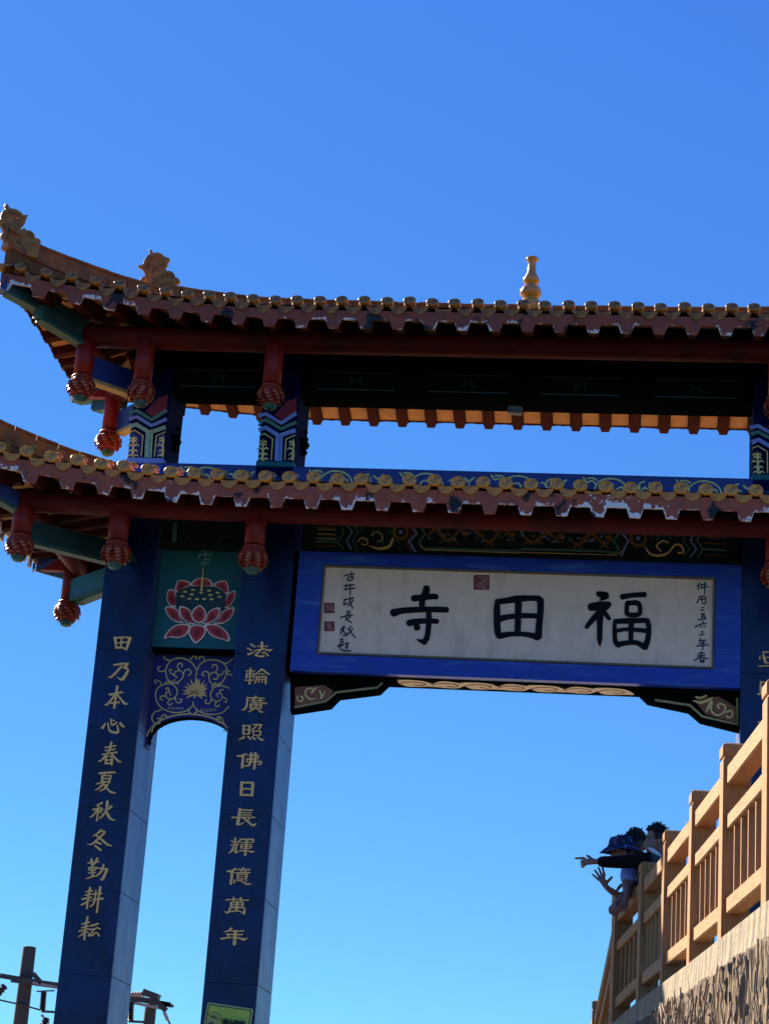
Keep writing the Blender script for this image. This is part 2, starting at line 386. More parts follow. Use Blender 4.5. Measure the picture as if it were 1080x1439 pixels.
# ------------------------------------------------------------------ ground
def terrain(name, x0, x1, y0, y1, z, m, n=1):
    mb = MB(); mb.add([(x0,y0,z),(x1,y0,z),(x1,y1,z),(x0,y1,z)], [(0,1,2,3)]); return tag(mb.build(name, m, fix=False), kind='structure')
terrain('ground', -900, 900, -300, 1600, 0.0, M['earth'])
terrain('road', -9.6, 0.6, -60, 20.9, 0.012, M['asphalt'])  # unseen; asphalt kept dark to cut bounce onto the gate front
terrain('bounce_plaza', -70, 50, 21.0, 110, 0.016, M['paving'])  # unseen pale paving, added to bounce light up onto the eave boards

# ------------------------------------------------------------------ the gate
GX, GY = -1.42, 24.52
gate = empty('temple_gate', (GX, GY, 0), 'blue and red painted temple gateway with two tiers of golden tiled eaves', 'gateway')
NF = Vector((0, -1, 0))

def column(x0, idx):
    core = MB().box(x0+.024, x0+.63-.024, 24.024, 25.05-.024, 0, 10.09)
    c = core.build('column', M['joint'], gate)
    zs = [0, .94] + [.94+.98*k for k in range(1, 10)] + [10.09]
    zs = [z for z in zs if z <= 10.09]
    g = .0025
    for a, b in zip(zs[:-1], zs[1:]):
        f = MB().box(x0+.002, x0+.628, 24.0, 24.022, a+g, b-g); f.build('cladding_panel', M['blue_tile'], c)
        MB().box(x0+.002, x0+.628, 25.028, 25.05, a+g, b-g).build('cladding_panel', M['blue_tile'], c)
        for k in (0, 1):
            y0, y1 = 24.024, 24.74
            if k: y0, y1 = 24.746, 25.026
            mm = M['blue_side']
            MB().box(x0+.608, x0+.630, y0, y1, a+g+.002, b-g-.002).build('cladding_panel', mm, c)
            MB().box(x0, x0+.022, y0, y1, a+g, b-g).build('cladding_panel', mm, c)
    return c
XL = [-6.49, -4.77, 1.30, 3.02]
cols = [column(x, i) for i, x in enumerate(XL)]

def gold_strokes(ox, oy, sc, strokes, parent, w0=30):
    """one raised character traced as brush strokes"""
    mb = MB(); P = planeP(ox, oy, sc, 23.999)
    for s in strokes: stroke(mb, P, s, w0, NF, 0, n=4, th=.016)
    return mb.build('gold_character', M['gold'], parent, fix=False)
C1 = [
 (140,885,12,[[(262,140,44),(285,310,34)],[(250,148,30),(400,132,24),(530,142,30)],[(515,150,46),(450,345,34)],[(275,312,30),(380,305,28),(455,345,26)],[(375,140,30),(365,300,30)],[(290,232,18),(470,212,24)]]),
 (140,885,12,[[(240,602,24),(360,582,32),(495,572,16)],[(480,582,40),(410,648,34)],[(400,642,26),(480,675,36),(445,760,46),(375,845,38),(290,800,6)],[(375,620,34),(290,715,34),(200,800,30),(145,805,8)]]),
 (140,885,12,[[(302,965,46),(285,1070,34),(250,1325,38)],[(165,1088,24),(190,1098,32),(370,1060,28),(385,1068,34)],[(270,1095,30),(200,1185,30),(130,1265,34),(85,1272,8)],[(300,1100,34),(370,1185,34),(425,1248,40),(482,1258,8)],[(185,1245,22),(340,1228,26)]]),
 (125,1005,12,[[(285,145,12),(250,195,36),(228,225,46)],[(322,140,24),(335,215,26),(370,280,32),(490,295,40),(480,170,18)],[(372,75,20),(385,150,28),(415,170,30),(478,122,20)],[(372,75,18),(440,108,16)],[(530,140,40),(565,185,40),(602,205,20)]]),
 (125,1005,12,[[(280,552,22),(455,522,24)],[(275,605,20),(445,580,22)],[(222,672,18),(480,632,28)],[(382,465,36),(350,600,32),(270,705,30),(210,770,26),(155,788,6)],[(400,668,24),(460,745,34),(515,790,30),(558,790,6)],[(292,700,34),(285,825,34)],[(395,690,36),(385,845,36)],[(295,705,18),(395,695,18)],[(290,765,20),(385,760,18)],[(285,822,28),(385,815,24)]]),
 (125,1005,12,[[(172,995,22),(200,985,30),(430,970,28),(448,985,24)],[(275,985,26),(262,1030,24)],[(232,1025,40),(225,1140,36)],[(375,1025,32),(340,1150,32)],[(235,1028,18),(375,1025,22)],[(240,1080,22),(355,1075,20)],[(235,1128,22),(340,1135,22)],[(130,1168,20),(200,1150,26)],[(260,1140,30),(190,1225,30),(105,1275,10)],[(225,1190,16),(325,1185,22)],[(320,1180,28),(260,1250,28),(180,1290,6)],[(265,1180,24),(320,1255,30),(370,1300,36),(460,1322,14)]]),
 (110,1120,12,[[(410,102,32),(355,130,28),(300,155,10)],[(255,222,36),(330,205,28),(395,195,26)],[(345,145,26),(318,410,30)],[(320,230,28),(270,300,28),(205,348,18)],[(345,225,26),(385,272,26)],[(385,240,22),(420,212,26)],[(495,80,46),(480,200,36),(430,300,34),(360,370,20)],[(562,165,44),(500,220,26)],[(470,230,28),(520,340,44),(560,380,34),(622,395,18)]]),
 (110,1120,12,[[(392,560,34),(330,620,30),(255,668,18)],[(385,568,26),(455,600,30)],[(450,602,32),(350,705,34),(235,800,26),(155,805,8)],[(300,640,24),(350,700,26)],[(370,700,30),(450,770,38),(500,810,36),(572,832,18)],[(310,770,28),(395,800,30)],[(290,830,32),(385,905,36)]]),
 (110,1120,12,[[(165,1120,20),(355,1098,22)],[(225,1055,36),(240,1150,30)],[(330,1040,36),(280,1120,30),(250,1160,26)],[(180,1205,28),(195,1235,24)],[(185,1200,22),(310,1195,24)],[(305,1200,26),(290,1240,22)],[(190,1245,20),(300,1240,20)],[(175,1290,20),(300,1280,20)],[(240,1150,32),(245,1345,34)],[(135,1385,12),(240,1350,26),(300,1335,16)],[(320,1205,22),(500,1225,30)],[(430,1150,36),(400,1250,34),(310,1345,22)],[(490,1225,42),(440,1340,40),(400,1400,40),(372,1380,8)]]),
 (100,1235,15.98,[[(335,300,30),(490,275,30)],[(320,378,30),(480,350,26)],[(250,468,36),(470,420,32)],[(435,205,44),(395,400,38),(355,680,42)],[(370,510,28),(290,570,34),(215,602,10)],[(410,490,26),(460,510,24)],[(500,350,30),(695,335,34)],[(490,470,30),(725,455,44)],[(560,270,36),(540,450,34),(500,580,38),(415,635,16)],[(660,190,56),(625,420,46),(580,765,38)]]),
 (100,1235,15.98,[[(245,1025,30),(420,980,34)],[(235,1110,28),(400,1068,30)],[(180,1188,32),(390,1135,32)],[(375,870,52),(335,1050,40),(300,1375,46)],[(290,1210,26),(235,1270,28),(165,1308,10)],[(340,1195,28),(395,1225,26)],[(445,1068,42),(540,1040,36),(610,1015,44)],[(385,1140,28),(500,1145,36),(590,1110,30),(655,1140,32)],[(520,1150,34),(450,1235,32),(390,1290,26)],[(395,1280,40),(480,1275,36),(560,1215,24),(600,1220,24)],[(580,1215,24),(635,1290,46)]])]
C2 = [
 (330,895,12,[[(262,125,24),(340,172,30)],[(205,195,16),(280,232,28)],[(225,300,34),(270,285,26),(330,262,14)],[(460,100,46),(460,215,36)],[(380,165,16),(560,165,16)],[(330,240,16),(480,215,24),(580,235,30),(635,212,10)],[(445,215,28),(345,320,30)],[(350,320,16),(450,335,30),(500,320,24)],[(460,285,18),(500,265,20),(565,325,30)]]),
 (330,895,12,[[(190,580,20),(345,580,16)],[(200,625,30),(200,700,30)],[(205,620,16),(320,620,16)],[(320,625,26),(320,700,26)],[(205,665,12),(320,665,12)],[(165,738,16),(340,738,14)],[(268,540,34),(250,800,32)],[(455,550,28),(400,600,26),(340,640,20)],[(455,550,28),(520,600,26),(585,640,26)],[(400,635,16),(505,630,14)],[(370,670,26),(360,750,24),(330,790,18)],[(375,680,16),(530,675,20)],[(525,680,28),(520,800,30)],[(415,690,22),(405,775,20)],[(465,690,22),(460,780,20)],[(375,725,12),(520,725,12)]]),
 (330,895,12,[[(350,1010,30),(360,1030,26)],[(220,1035,22),(500,1040,16)],[(215,1030,34),(205,1130,34),(180,1210,34),(115,1240,14)],[(320,1045,30),(320,1120,26)],[(430,1045,30),(430,1110,26)],[(260,1080,16),(500,1080,14)],[(270,1125,14),(400,1115,18),(500,1130,22),(545,1120,8)],[(265,1150,34),(265,1215,28)],[(445,1150,34),(440,1215,28)],[(270,1150,14),(440,1150,14)],[(360,1120,24),(355,1215,24)],[(270,1182,12),(440,1182,12)],[(265,1215,14),(440,1215,14)],[(320,1225,20),(230,1270,18)],[(385,1225,22),(430,1265,30),(485,1275,10)]]),
 (325,1010,12,[[(208,120,36),(205,270,32)],[(205,125,20),(320,125,20)],[(310,125,36),(300,260,36)],[(210,190,16),(305,190,16)],[(205,268,20),(300,262,16)],[(370,105,20),(515,110,24)],[(510,115,28),(465,180,26)],[(430,115,22),(390,165,24),(330,205,14)],[(370,215,26),(375,285,22)],[(375,215,16),(495,215,18)],[(495,220,26),(490,285,26)],[(375,285,16),(490,285,16)],[(225,315,34),(180,335,28),(120,362,8)],[(285,310,30),(330,355,30)],[(355,310,30),(405,358,30)],[(445,315,26),(510,362,30),(552,352,8)]]),
 (325,1010,12,[[(255,595,20),(180,635,30),(100,630,22)],[(205,615,40),(185,835,44)],[(260,625,16),(450,625,22)],[(455,630,26),(450,680,22)],[(265,690,30),(455,680,18)],[(262,690,26),(270,740,22)],[(270,735,18),(480,728,24),(505,745,34),(480,775,24),(440,782,8)],[(340,590,40),(335,700,38),(300,790,32),(220,805,12)],[(410,590,42),(405,700,40),(385,850,44)]]),
 (325,1010,12,[[(180,1080,48),(165,1300,42)],[(165,1085,30),(375,1085,26)],[(365,1090,48),(350,1305,46)],[(200,1188,24),(345,1188,20)],[(160,1288,34),(350,1295,30)]]),
 (315,1130,12,[[(270,90,54),(250,220,54),(225,350,48)],[(290,105,22),(485,110,22)],[(300,150,18),(460,150,18)],[(300,190,18),(460,190,18)],[(135,232,24),(520,230,22)],[(220,350,26),(290,340,22),(345,310,8)],[(310,235,20),(400,300,32),(485,365,38),(548,330,8)],[(430,250,20),(385,285,20)]]),
 (315,1130,12,[[(190,580,36),(185,680,28)],[(130,620,24),(160,665,20)],[(265,620,24),(215,665,20)],[(105,700,16),(255,690,16)],[(165,700,26),(140,780,32),(80,832,14)],[(210,700,28),(190,820,34),(240,800,18)],[(270,600,22),(500,605,30)],[(275,600,22),(260,650,18)],[(500,605,30),(480,650,24)],[(285,655,16),(470,655,14)],[(295,690,30),(290,750,28)],[(460,690,30),(450,750,28)],[(295,690,14),(460,690,14)],[(295,720,12),(450,720,12)],[(290,752,14),(450,752,14)],[(265,795,22),(400,795,22),(460,815,28),(518,800,8)],[(385,600,34),(370,720,36),(355,872,40)]]),
 (315,1130,12,[[(190,1090,24),(130,1140,36),(52,1140,26)],[(140,1130,44),(115,1350,46)],[(320,1085,34),(325,1115,28)],[(205,1108,20),(440,1112,20)],[(285,1120,24),(300,1155,20)],[(365,1120,24),(350,1155,20)],[(180,1165,18),(445,1162,20)],[(230,1190,34),(230,1265,28)],[(385,1190,34),(375,1265,28)],[(230,1190,16),(385,1190,16)],[(230,1228,14),(380,1228,14)],[(230,1266,14),(378,1266,14)],[(180,1290,30),(170,1335,30)],[(215,1290,18),(300,1310,20),(390,1358,32),(460,1340,8)],[(290,1275,18),(310,1300,18)],[(350,1275,18),(385,1310,18)]]),
 (300,1255,17.98,[[(305,185,26),(400,175,34),(650,175,24),(830,195,34),(908,165,12)],[(515,130,60),(510,215,44)],[(690,140,64),(695,225,50)],[(450,250,56),(450,345,50)],[(740,250,56),(740,345,44)],[(455,245,24),(740,245,24)],[(455,295,18),(740,295,18)],[(455,345,22),(740,345,22)],[(600,230,60),(585,450,58)],[(420,385,50),(400,465,50),(350,505,44),(275,475,16)],[(430,385,22),(780,385,30)],[(785,390,44),(775,535,54)],[(450,478,30),(600,460,34),(690,480,30),(760,535,26)]]),
 (300,1255,17.98,[[(465,900,56),(380,965,44),(270,995,18)],[(440,970,26),(770,968,28)],[(330,1055,32),(740,1060,36)],[(375,1055,48),(385,1140,44)],[(190,1165,44),(400,1140,34),(620,1140,36),(760,1185,56),(860,1150,18)],[(560,970,80),(545,1140,84),(530,1310,76)]])]
for ox, oy, sc, st in C1: gold_strokes(ox, oy, sc, st, cols[0])
for ox, oy, sc, st in C2: gold_strokes(ox, oy, sc, st, cols[1])
# third column: only the first strokes show beside the fence
gold_strokes(1030, 880, 8.46, [[(350,310,8),(362,380,30),(385,440,30)],[(350,315,10),(430,310,12),(520,320,12)],[(515,318,26),(500,440,24)],[(370,375,12),(500,375,10)],[(315,360,12),(312,400,16)],[(295,480,8),(400,475,12),(600,470,14)],[(450,440,18),(440,475,12)],[(400,440,10),(500,440,10)]], cols[2])
gold_strokes(1030, 880, 8.46, [[(325,665,26),(322,800,26)],[(320,670,14),(520,672,14)],[(515,675,26),(505,800,26)],[(325,735,12),(505,735,12)],[(285,812,16),(560,806,20)]], cols[2])
gold_strokes(1030, 880, 8.46, [[(290,1145,16),(430,1140,14),(570,1140,18)],[(430,1060,26),(415,1160,26),(370,1240,20),(300,1290,8)],[(425,1160,20),(480,1240,26),(560,1285,10)]], cols[2])

# ---------------- upper short columns with painted fronts
UX = [-6.39, -4.72, 1.42, 3.09]
P_u = planeP(160, 530, 9.0, 24.1)
def upper_column(x0, scheme):
    c = MB().box(x0, x0+.46, 24.1, 24.95, 10.30, 12.25).build('upper_column', M['navy'], gate, bevel=.01)
    dx = x0-UX[0]
    P = lambda a, b: P_u(a, b) + Vector((dx, 0, 0))
    base = MB()
    base.box(x0-.006, x0+.466, 24.085, 24.965, 10.10, 10.25)
    base.build('column_base', M['blue_bright'] if scheme == 0 else M['navy'], c)
    b2 = MB().box(x0-.014, x0+.474, 24.075, 24.962, 10.252, 10.325); b2.build('base_band', M['blue_light'] if scheme == 0 else M['teal'], c, bevel=.008)
    A, B, Cc = (M['green_trim'], M['blue_light'], M['green_light']) if scheme == 0 else (M['blue_light'], M['green_trim'], M['blue_light'])
    mb = MB(); G = dict(rnd=False, n=1)
    stroke(mb, P, [(195,452),(290,425),(480,540),(672,415)], 46, NF, 0, th=.004, **G)
    stroke(mb, P, [(195,530),(290,500),(475,612),(668,530)], 44, NF, 1, th=.004, **G)
    stroke(mb, P, [(195,572),(285,542),(470,655),(660,570)], 26, NF, 3, th=.0042, **G)
    stroke(mb, P, [(195,632),(280,595),(450,700),(655,630)], 52, NF, 2, th=.0044, **G)
    stroke(mb, P, [(450,700),(432,1015)], 92, NF, 2, th=.0048, **G)
    stroke(mb, P, [(462,700),(446,1010)], 6, NF, 5, th=.0056, **G)
    for cell in ([(200,700),(265,672),(368,740),(345,1005)], [(655,690),(535,742),(512,1005)]):
        stroke(mb, P, cell, 13, NF, 4, th=.005, **G)
    # plants
    for cxp, half in ((250, 1), (628, 0)):
        x2 = cxp-14
        stroke(mb, P, [(cxp,735,4),(cxp-2,800,26),(cxp-4,860,18),(x2+4,940,34),(x2,1005,22)], 20, NF, 4, th=.0052)
        for yy, ln in ((770,52),(805,48),(855,78),(925,58),(985,70)):
            sides = (-1, 1) if half else (-1,)
            for sgn in sides:
                stroke(mb, P, [(cxp-6, yy+22, 14),(cxp-6+sgn*ln*.6, yy-2, 20),(cxp-6+sgn*ln, yy+24, 3)], 10, NF, 4, th=.0054)
    mb.stuff('painted_pattern', [A, B, Cc, M['navy'], M['gold_paint'], M['dark_paint']], c, fix=False)
    rd = MB(); blob(rd, P, [(400,438),(560,262),(680,225),(672,395),(490,500)], NF, 0, th=.0035, smooth=False)
    rd.build('painted_diamond', M['red_dark'], c, fix=False)
    cell = MB()
    for q in ([(205,712),(265,690),(352,748),(330,1005),(180,1005)], [(650,705),(548,752),(528,1005),(612,1005)]):
        blob(cell, P, q, NF, 0, th=.003, smooth=False)
    cell.stuff('painted_cell', M['arch_blue'] if scheme == 0 else M['navy'], c, fix=False)
    # carved dark bracket on the inner side
    br = MB()
    for z, r in ((10.62,.05),(10.72,.07),(10.8,.05),(10.9,.035)):
        br.lathe((x0+.5, 24.55, z), [(0.005,-r),(r*.8,-r*.5),(r,0),(r*.7,r*.6),(0.005,r)], 8)
    br.build('carved_knob', M['dark_paint'], c)
    return c
ucols = [upper_column(x, 0 if i in (0, 3) else 1) for i, x in enumerate(UX)]

# ---------------- roof generator
class Roof:
    def __init__(s, Lx, Ly, ze, rx, ry, h1, conc, lift=.34):
        s.Lx, s.Ly, s.ze, s.rx, s.ry, s.h1, s.conc, s.lift = Lx, Ly, ze, rx, ry, h1, conc, lift
    def fl(s, d): return .2*max(0, 1-d/1.8)**1.5
    def lf(s, d): return s.lift*max(0, 1-d/3.4)**1.6
    def h(s, u): return s.h1*((1-s.conc)*u + s.conc*u*u)
    def half(s, side): return s.Lx if side in (0, 2) else s.Ly
    def run(s, side): return s.ry if side in (0, 2) else s.rx
    def umax(s, side, a):
        d = s.half(side)-abs(a); return min(1.0, d/(s.rx if side in (0, 2) else s.ry))
    def P(s, side, a, u, dz=0.0):
        """side 0 front(-y) 1 left(-x) 2 back 3 right; a along, u inwards 0..1"""
        H = s.half(side); d = max(0, H-abs(a)); k = 1-u
        f = s.fl(d)*k; aa = a+math.copysign(f, a) if a else a; o = (s.Ly if side in (0, 2) else s.Lx)+f
        inn = o-u*s.run(side)
        if side == 0: x, y = aa, -inn
        elif side == 2: x, y = -aa, inn
        elif side == 1: x, y = -inn, -aa
        else: x, y = inn, aa
        return Vector((GX+x, GY+y, s.ze+s.lf(d)*k+s.h(u)+dz))
    def frame(s, side, a):
        """matrix at the eave: local x along, y inwards, z up"""
        e = .01; t = (s.P(side, a+e, 0)-s.P(side, a-e, 0)).normalized()
        i = s.P(side, a, .12)-s.P(side, a, 0); i.z = 0; i.normalize()
        x = t; y = (i - x*i.dot(x)).normalized(); z = x.cross(y)
        p = s.P(side, a, 0)
        m = Matrix((x, y, z)).transposed().to_4x4(); m.translation = p
        return m

def ell_disc(w, h, t0, t1, mb, mi=0, n=18):
    pts = lambda k, y: [(w*k*math.cos(2*math.pi*i/n), y, h*k*math.sin(2*math.pi*i/n)) for i in range(n)]
    mb.loft([pts(.98, t1), pts(1, t0+.006), pts(.93, t0), pts(.80, t0), pts(.74, t0+.008), pts(.30, t0+.010), pts(.24, t0+.002)], mi, True)

def make_roof(R_, name, wd, hd, wdrip, pitch, phase, rpitch, rphase, board_dz, fascia, peel, raf_top, raf_h, view_x, TM='tile', DM='drip', back_drop=0.0):
    roof = MB()
    # tiled bed of the roof (top skin) and rough underside
    for side in range(4):
        H = R_.half(side); n = 60 if side in (0, 2) else 20; nu = 8
        vs_, fs = [], []
        for i in range(n+1):
            a = -H+2*H*i/n
            for j in range(nu+1):
                um = R_.umax(side, a); u = um*j/nu
                vs_.append(R_.P(side, a, u, -.035))
        for i in range(n):
            for j in range(nu):
                k = i*(nu+1)+j; fs.append((k, k+nu+1, k+nu+2, k+1))
        roof.add(vs_, fs, 0, True)
    root = roof.build(name, M['tile_brown'], gate)
    # shared tile meshes
    cap = MB(); ell_disc(wd/2, hd/2, -.062, .03, cap)
    rr = wd*.42
    arc = [math.pi*k/8 for k in range(9)]
    cap.loft([[(rr*math.cos(t), y, hd*.5*math.sin(t)-.004+z) for t in arc] for y, z in ((.0, 0), (.26, .10))], 0, True, caps=False, closed=False)
    cap_me = cap.build('tile_cap', M[TM], root); cm = cap_me.data
    drip = MB(); W2 = wdrip/2
    def drip_out(y):
        top = [(-W2, .012), (-W2*.5, -.012), (0, -.02), (W2*.5, -.012), (W2, .012)]
        bot = [(W2*.95, -.022), (W2*.75, -.066), (W2*.4, -.102), (0, -.114), (-W2*.4, -.102), (-W2*.75, -.066), (-W2*.95, -.022)]
        return [(x*.92, y, z) for x, z in top+bot]
    drip.loft([drip_out(-.012), drip_out(.012)], 0, False)
    tr = [(W2*math.cos(t), W2*.25*math.sin(t)) for t in [math.pi+math.pi*k/6 for k in range(7)]]
    drip.loft([[(x, y, zz+z) for x, zz in tr] for y, z in ((.0, -.01), (.28, .08))], 0, True, caps=False, closed=False)
    drip_o = drip.build('drip_tile', M[DM], root); dm = drip_o.data
    first = [True]
    stuff = MB()
    for side in range(4):
        H = R_.half(side)
        ph = phase if side in (0, 2) else 0
        ks = [k for k in range(-40, 41) if abs(ph+k*pitch) < H+.02]
        for k in ks:
            a = ph+k*pitch; fr = R_.frame(side, a)
            vis = side == 1 or (side == 0 and GX+a < view_x)
            um = R_.umax(side, a)
            jit = Matrix.Translation((random.gauss(0,.005), random.gauss(0,.008), random.gauss(0,.005))) @ Matrix.Rotation(random.gauss(0,.05), 4, 'Y') @ Matrix.Rotation(random.gauss(0,.05), 4, 'Z')
            tilt = Matrix.Rotation(R(TILT), 4, 'X')
            if vis:
                if first[0]: o = cap_me; o.matrix_basis = fr @ jit @ tilt; W[o.name] = o.matrix_basis.copy()
                else: link(bpy.data.objects.new('tile_cap', cm), root, fr @ jit @ tilt)
            else:
                mm = fr @ jit @ tilt
                stuff.add([mm @ v.co for v in cm.vertices], [tuple(p.vertices) for p in cm.polygons], 0, True)
            a2 = a+pitch/2
            if abs(a2) < H+.05:
                fr2 = R_.frame(side, min(max(a2, -H), H))
                jit2 = Matrix.Translation((random.gauss(0,.004), random.gauss(0,.008), -.036+random.gauss(0,.006))) @ Matrix.Translation((0,-.008,0)) @ Matrix.Rotation(random.gauss(0,.06), 4, 'Y') @ Matrix.Rotation(random.gauss(0,.06), 4, 'X')
                if vis:
                    if first[0]: drip_o.matrix_basis = fr2 @ jit2; W[drip_o.name] = drip_o.matrix_basis.copy()
                    else: link(bpy.data.objects.new('drip_tile', dm), root, fr2 @ jit2)
                else:
                    mm = fr2 @ jit2
                    stuff.add([mm @ v.co for v in dm.vertices], [tuple(p.vertices) for p in dm.polygons], 1, True)
            if vis: first[0] = False
            # roll of cover tiles up the slope, in overlapping lengths
            if um > .12:
                roll = MB(); run = R_.run(side); nseg = max(1, int(um*run/.27))
                for q in range(nseg):
                    u0 = um*q/nseg; u1 = um*(q+1)/nseg
                    rings = []
                    for u, rs in ((u0, 1.0), (u1, .9)):
                        c = R_.P(side, a, u, -.012); ax = fr.col[0].to_3d().normalized()
                        rings.append([c+ax*(rr*rs*math.cos(t))+Vector((0,0,1))*(hd*.5*rs*math.sin(t)) for t in arc])
                    roll.loft(rings, 0, True, caps=False, closed=False)
                if vis: roll.build('cover_tile_row', M[TM], root, fix=False)
                else: stuff.add(roll.v, roll.f, 0, True)
    tag(stuff.build('far_side_tiles', [M[TM], M[DM]], root), kind='stuff')
    # soffit boards between rafters and rafters
    for side in range(4):
        H = R_.half(side); ph = rphase if side in (0, 2) else .05
        if side == 2: ph = -(rphase+BACKSH)
        ks = [k for k in range(-30, 31) if abs(ph+k*rpitch) < H-.06]
        bd = board_dz-(back_drop if side == 2 else 0)
        def dep(a, u, dz): return R_.P(side, a, u, dz)
        for k in ks+[ks[-1]+1]:
            a0 = max(-H, ph+(k-1)*rpitch); a1 = min(H, ph+k*rpitch)
            if a1-a0 < .03: continue
            b = MB(); n = 5; rings = []
            for j in range(n+1):
                u0 = R_.umax(side, a0)*j/n*.96; u1 = R_.umax(side, a1)*j/n*.96
                if j == 0: u0 = u1 = .012
                g = .004
                rings.append([dep(a0+g, u0, bd), dep(a1-g, u1, bd), dep(a1-g, u1, bd+.03), dep(a0+g, u0, bd+.03)])
            b.loft(rings, 0, False); b.build('soffit_board', M['board'], root)
        for k in ks:
            a = ph+k*rpitch; um = R_.umax(side, a)
            if um*R_.run(side) < .15: continue
            wt, wb = raf_top/2, raf_top*.31; n = 5; rings = []
            r = MB(); rh_ = raf_h if side == 0 or (side == 2 and not back_drop) else raf_h*.52
            for j in range(n+1):
                u = .03/R_.run(side) + (um*.95)*j/n
                cut = 0.0
                rings.append([dep(a-wb, u, bd-rh_), dep(a+wb, u, bd-rh_), dep(a+wt, u, bd-.002), dep(a-wt, u, bd-.002)])
            r.loft(rings, 0, False); r.build('rafter', M['maroon'], root, bevel=.006)
    # jagged fascia board: continuous board with a tooth over every rafter end
    ft, fb, tb = fascia[:3]
    for side in range(4):
        H = R_.half(side); ph = rphase if side in (0, 2) else .05
        if side == 2: ph = -(rphase+BACKSH)
        if side and fascia[3]: fb, tb = fascia[3]
        if side == 2 and back_drop: fb, tb = fb-back_drop+.01, tb-back_drop+.01
        ks = [k for k in range(-30, 31) if abs(ph+k*rpitch) < H+.2]
        xs = {-H: 0, H: 0}
        def depth(a):
            m = min(abs(a-(ph+k*rpitch)) for k in ks)
            w0, w1 = raf_top/2+.012, raf_top*.31+.008
            if m >= w0: return 0.0
            if m <= w1: return 1.0
            return (w0-m)/(w0-w1)
        for k in ks:
            c = ph+k*rpitch
            for w_ in (raf_top/2+.012, raf_top*.31+.008):
                for sg in (-1, 1):
                    if abs(c+sg*w_) < H: xs[c+sg*w_] = 0
        A = sorted(xs); B = []
        for p, q in zip(A[:-1], A[1:]):
            n = max(1, int((q-p)/.035)); B += [p+(q-p)*i/n for i in range(n)]
        B.append(A[-1])
        rows = 7; vs_, fs, ed = [], [], []
        for a in B:
            bz = fb+(tb-fb)*depth(a)+random.uniform(-.004,.004)
            base = R_.P(side, a, 0, 0); nrm = R_.frame(side, a).col[1].to_3d()
            for j in range(rows+1):
                t = j/rows; z = ft+(bz-ft)*t
                vs_.append(base+Vector((0,0,z))-nrm*.004+nrm*.006*t); ed.append(max(0, 1-(z-bz)/.075))
            vs_.append(base+Vector((0,0,bz))+nrm*.034); ed.append(1.0)
            vs_.append(base+Vector((0,0,ft))+nrm*.034); ed.append(0.0)
        m = rows+3
        for i in range(len(B)-1):
            for j in range(m):
                k2 = (j+1) % m
                fs.append((i*m+j, (i+1)*m+j, (i+1)*m+k2, i*m+k2))
        f = MB().add(vs_, fs, 0, False).build('fascia_board', peel if side == 0 or not fascia[3] else M['maroon'], root)
        at_ = f.data.attributes.new('edge', 'FLOAT', 'POINT'); at_.data.foreach_set('value', ed)
    return root

def ridge_bed(root, pts, w, h):
    q = catmull(pts, 8); rings = []
    for i, c in enumerate(q):
        d = (q[min(i+1,len(q)-1)]-q[max(i-1,0)]).normalized(); sx = d.cross(Vector((0,0,1))).normalized()*w/2
        rings.append([c-sx-Vector((0,0,h)), c+sx-Vector((0,0,h)), c+sx+Vector((0,0,.002)), c-sx+Vector((0,0,.002))])
    MB().loft(rings, 0, False).build('ridge_bed', M['mortar'], root)

def ridge(root, pts, w, h, name, n_per=.28, m=None, top=True):
    """row of ridge tiles along a curve (bottom centre line)"""
    q = catmull(pts, 12); L = [0]
    for a, b in zip(q[:-1], q[1:]): L.append(L[-1]+(b-a).length)
    tot = L[-1]; n = max(1, int(tot/n_per))
    def pt(s):
        for i in range(len(q)-1):
            if s <= L[i+1]+1e-9: return q[i].lerp(q[i+1], (s-L[i])/max(1e-6, L[i+1]-L[i]))
        return q[-1]
    for i in range(n):
        a = pt(tot*i/n+.004); b = pt(tot*(i+1)/n-.004); d = (b-a).normalized(); sx = d.cross(Vector((0,0,1))).normalized()
        a -= Vector((0,0,.0)); j = random.uniform(-.006, .006)
        def ring(c):
            hh = h+j
            return [c-sx*w*.5, c+sx*w*.5, c+sx*w*.5+Vector((0,0,.05)), c+sx*w*.36+Vector((0,0,.07)), c+sx*w*.36+Vector((0,0,hh-.06)), c+sx*w*.46+Vector((0,0,hh-.05)), c+sx*w*.40+Vector((0,0,hh-.015)), c+sx*w*.2+Vector((0,0,hh)),
                    c-sx*w*.2+Vector((0,0,hh)), c-sx*w*.40+Vector((0,0,hh-.015)), c-sx*w*.46+Vector((0,0,hh-.05)), c-sx*w*.36+Vector((0,0,hh-.06)), c-sx*w*.36+Vector((0,0,.07)), c-sx*w*.5+Vector((0,0,.05))]
        MB().loft([ring(a), ring(b)], 0, False).build(name, m or M['ridge'], root)

TILT = 0; BACKSH = 0.0
# upper roof
TILT = -18; BACKSH = .13
UR = Roof(6.23, 1.70, 11.94, 1.35, 1.70, .64, .35)
r_up = make_roof(UR, 'upper_roof', .150, .112, .235, .2747, (-2.78-GX) % .2747, .3925, (-2.52-GX) % .3925 - .3925, -.135, (-.100, -.215, -.325, (-.150, -.165)), M['peel_up'], .17, .19, 2.1, 'tile_old', 'drip_old', .085)
TILT = 0; BACKSH = 0
LR = Roof(6.62, 1.97, 9.565, 1.50, 1.47, .40, .3)
r_lo = make_roof(LR, 'lower_roof', .168, .135, .245, .283, (-2.60-GX) % .283, .4155, (-2.49-GX) % .4155 - .4155, -.135, (-.095, -.245, -.36, None), M['peel_low'], .17, .20, 2.1)

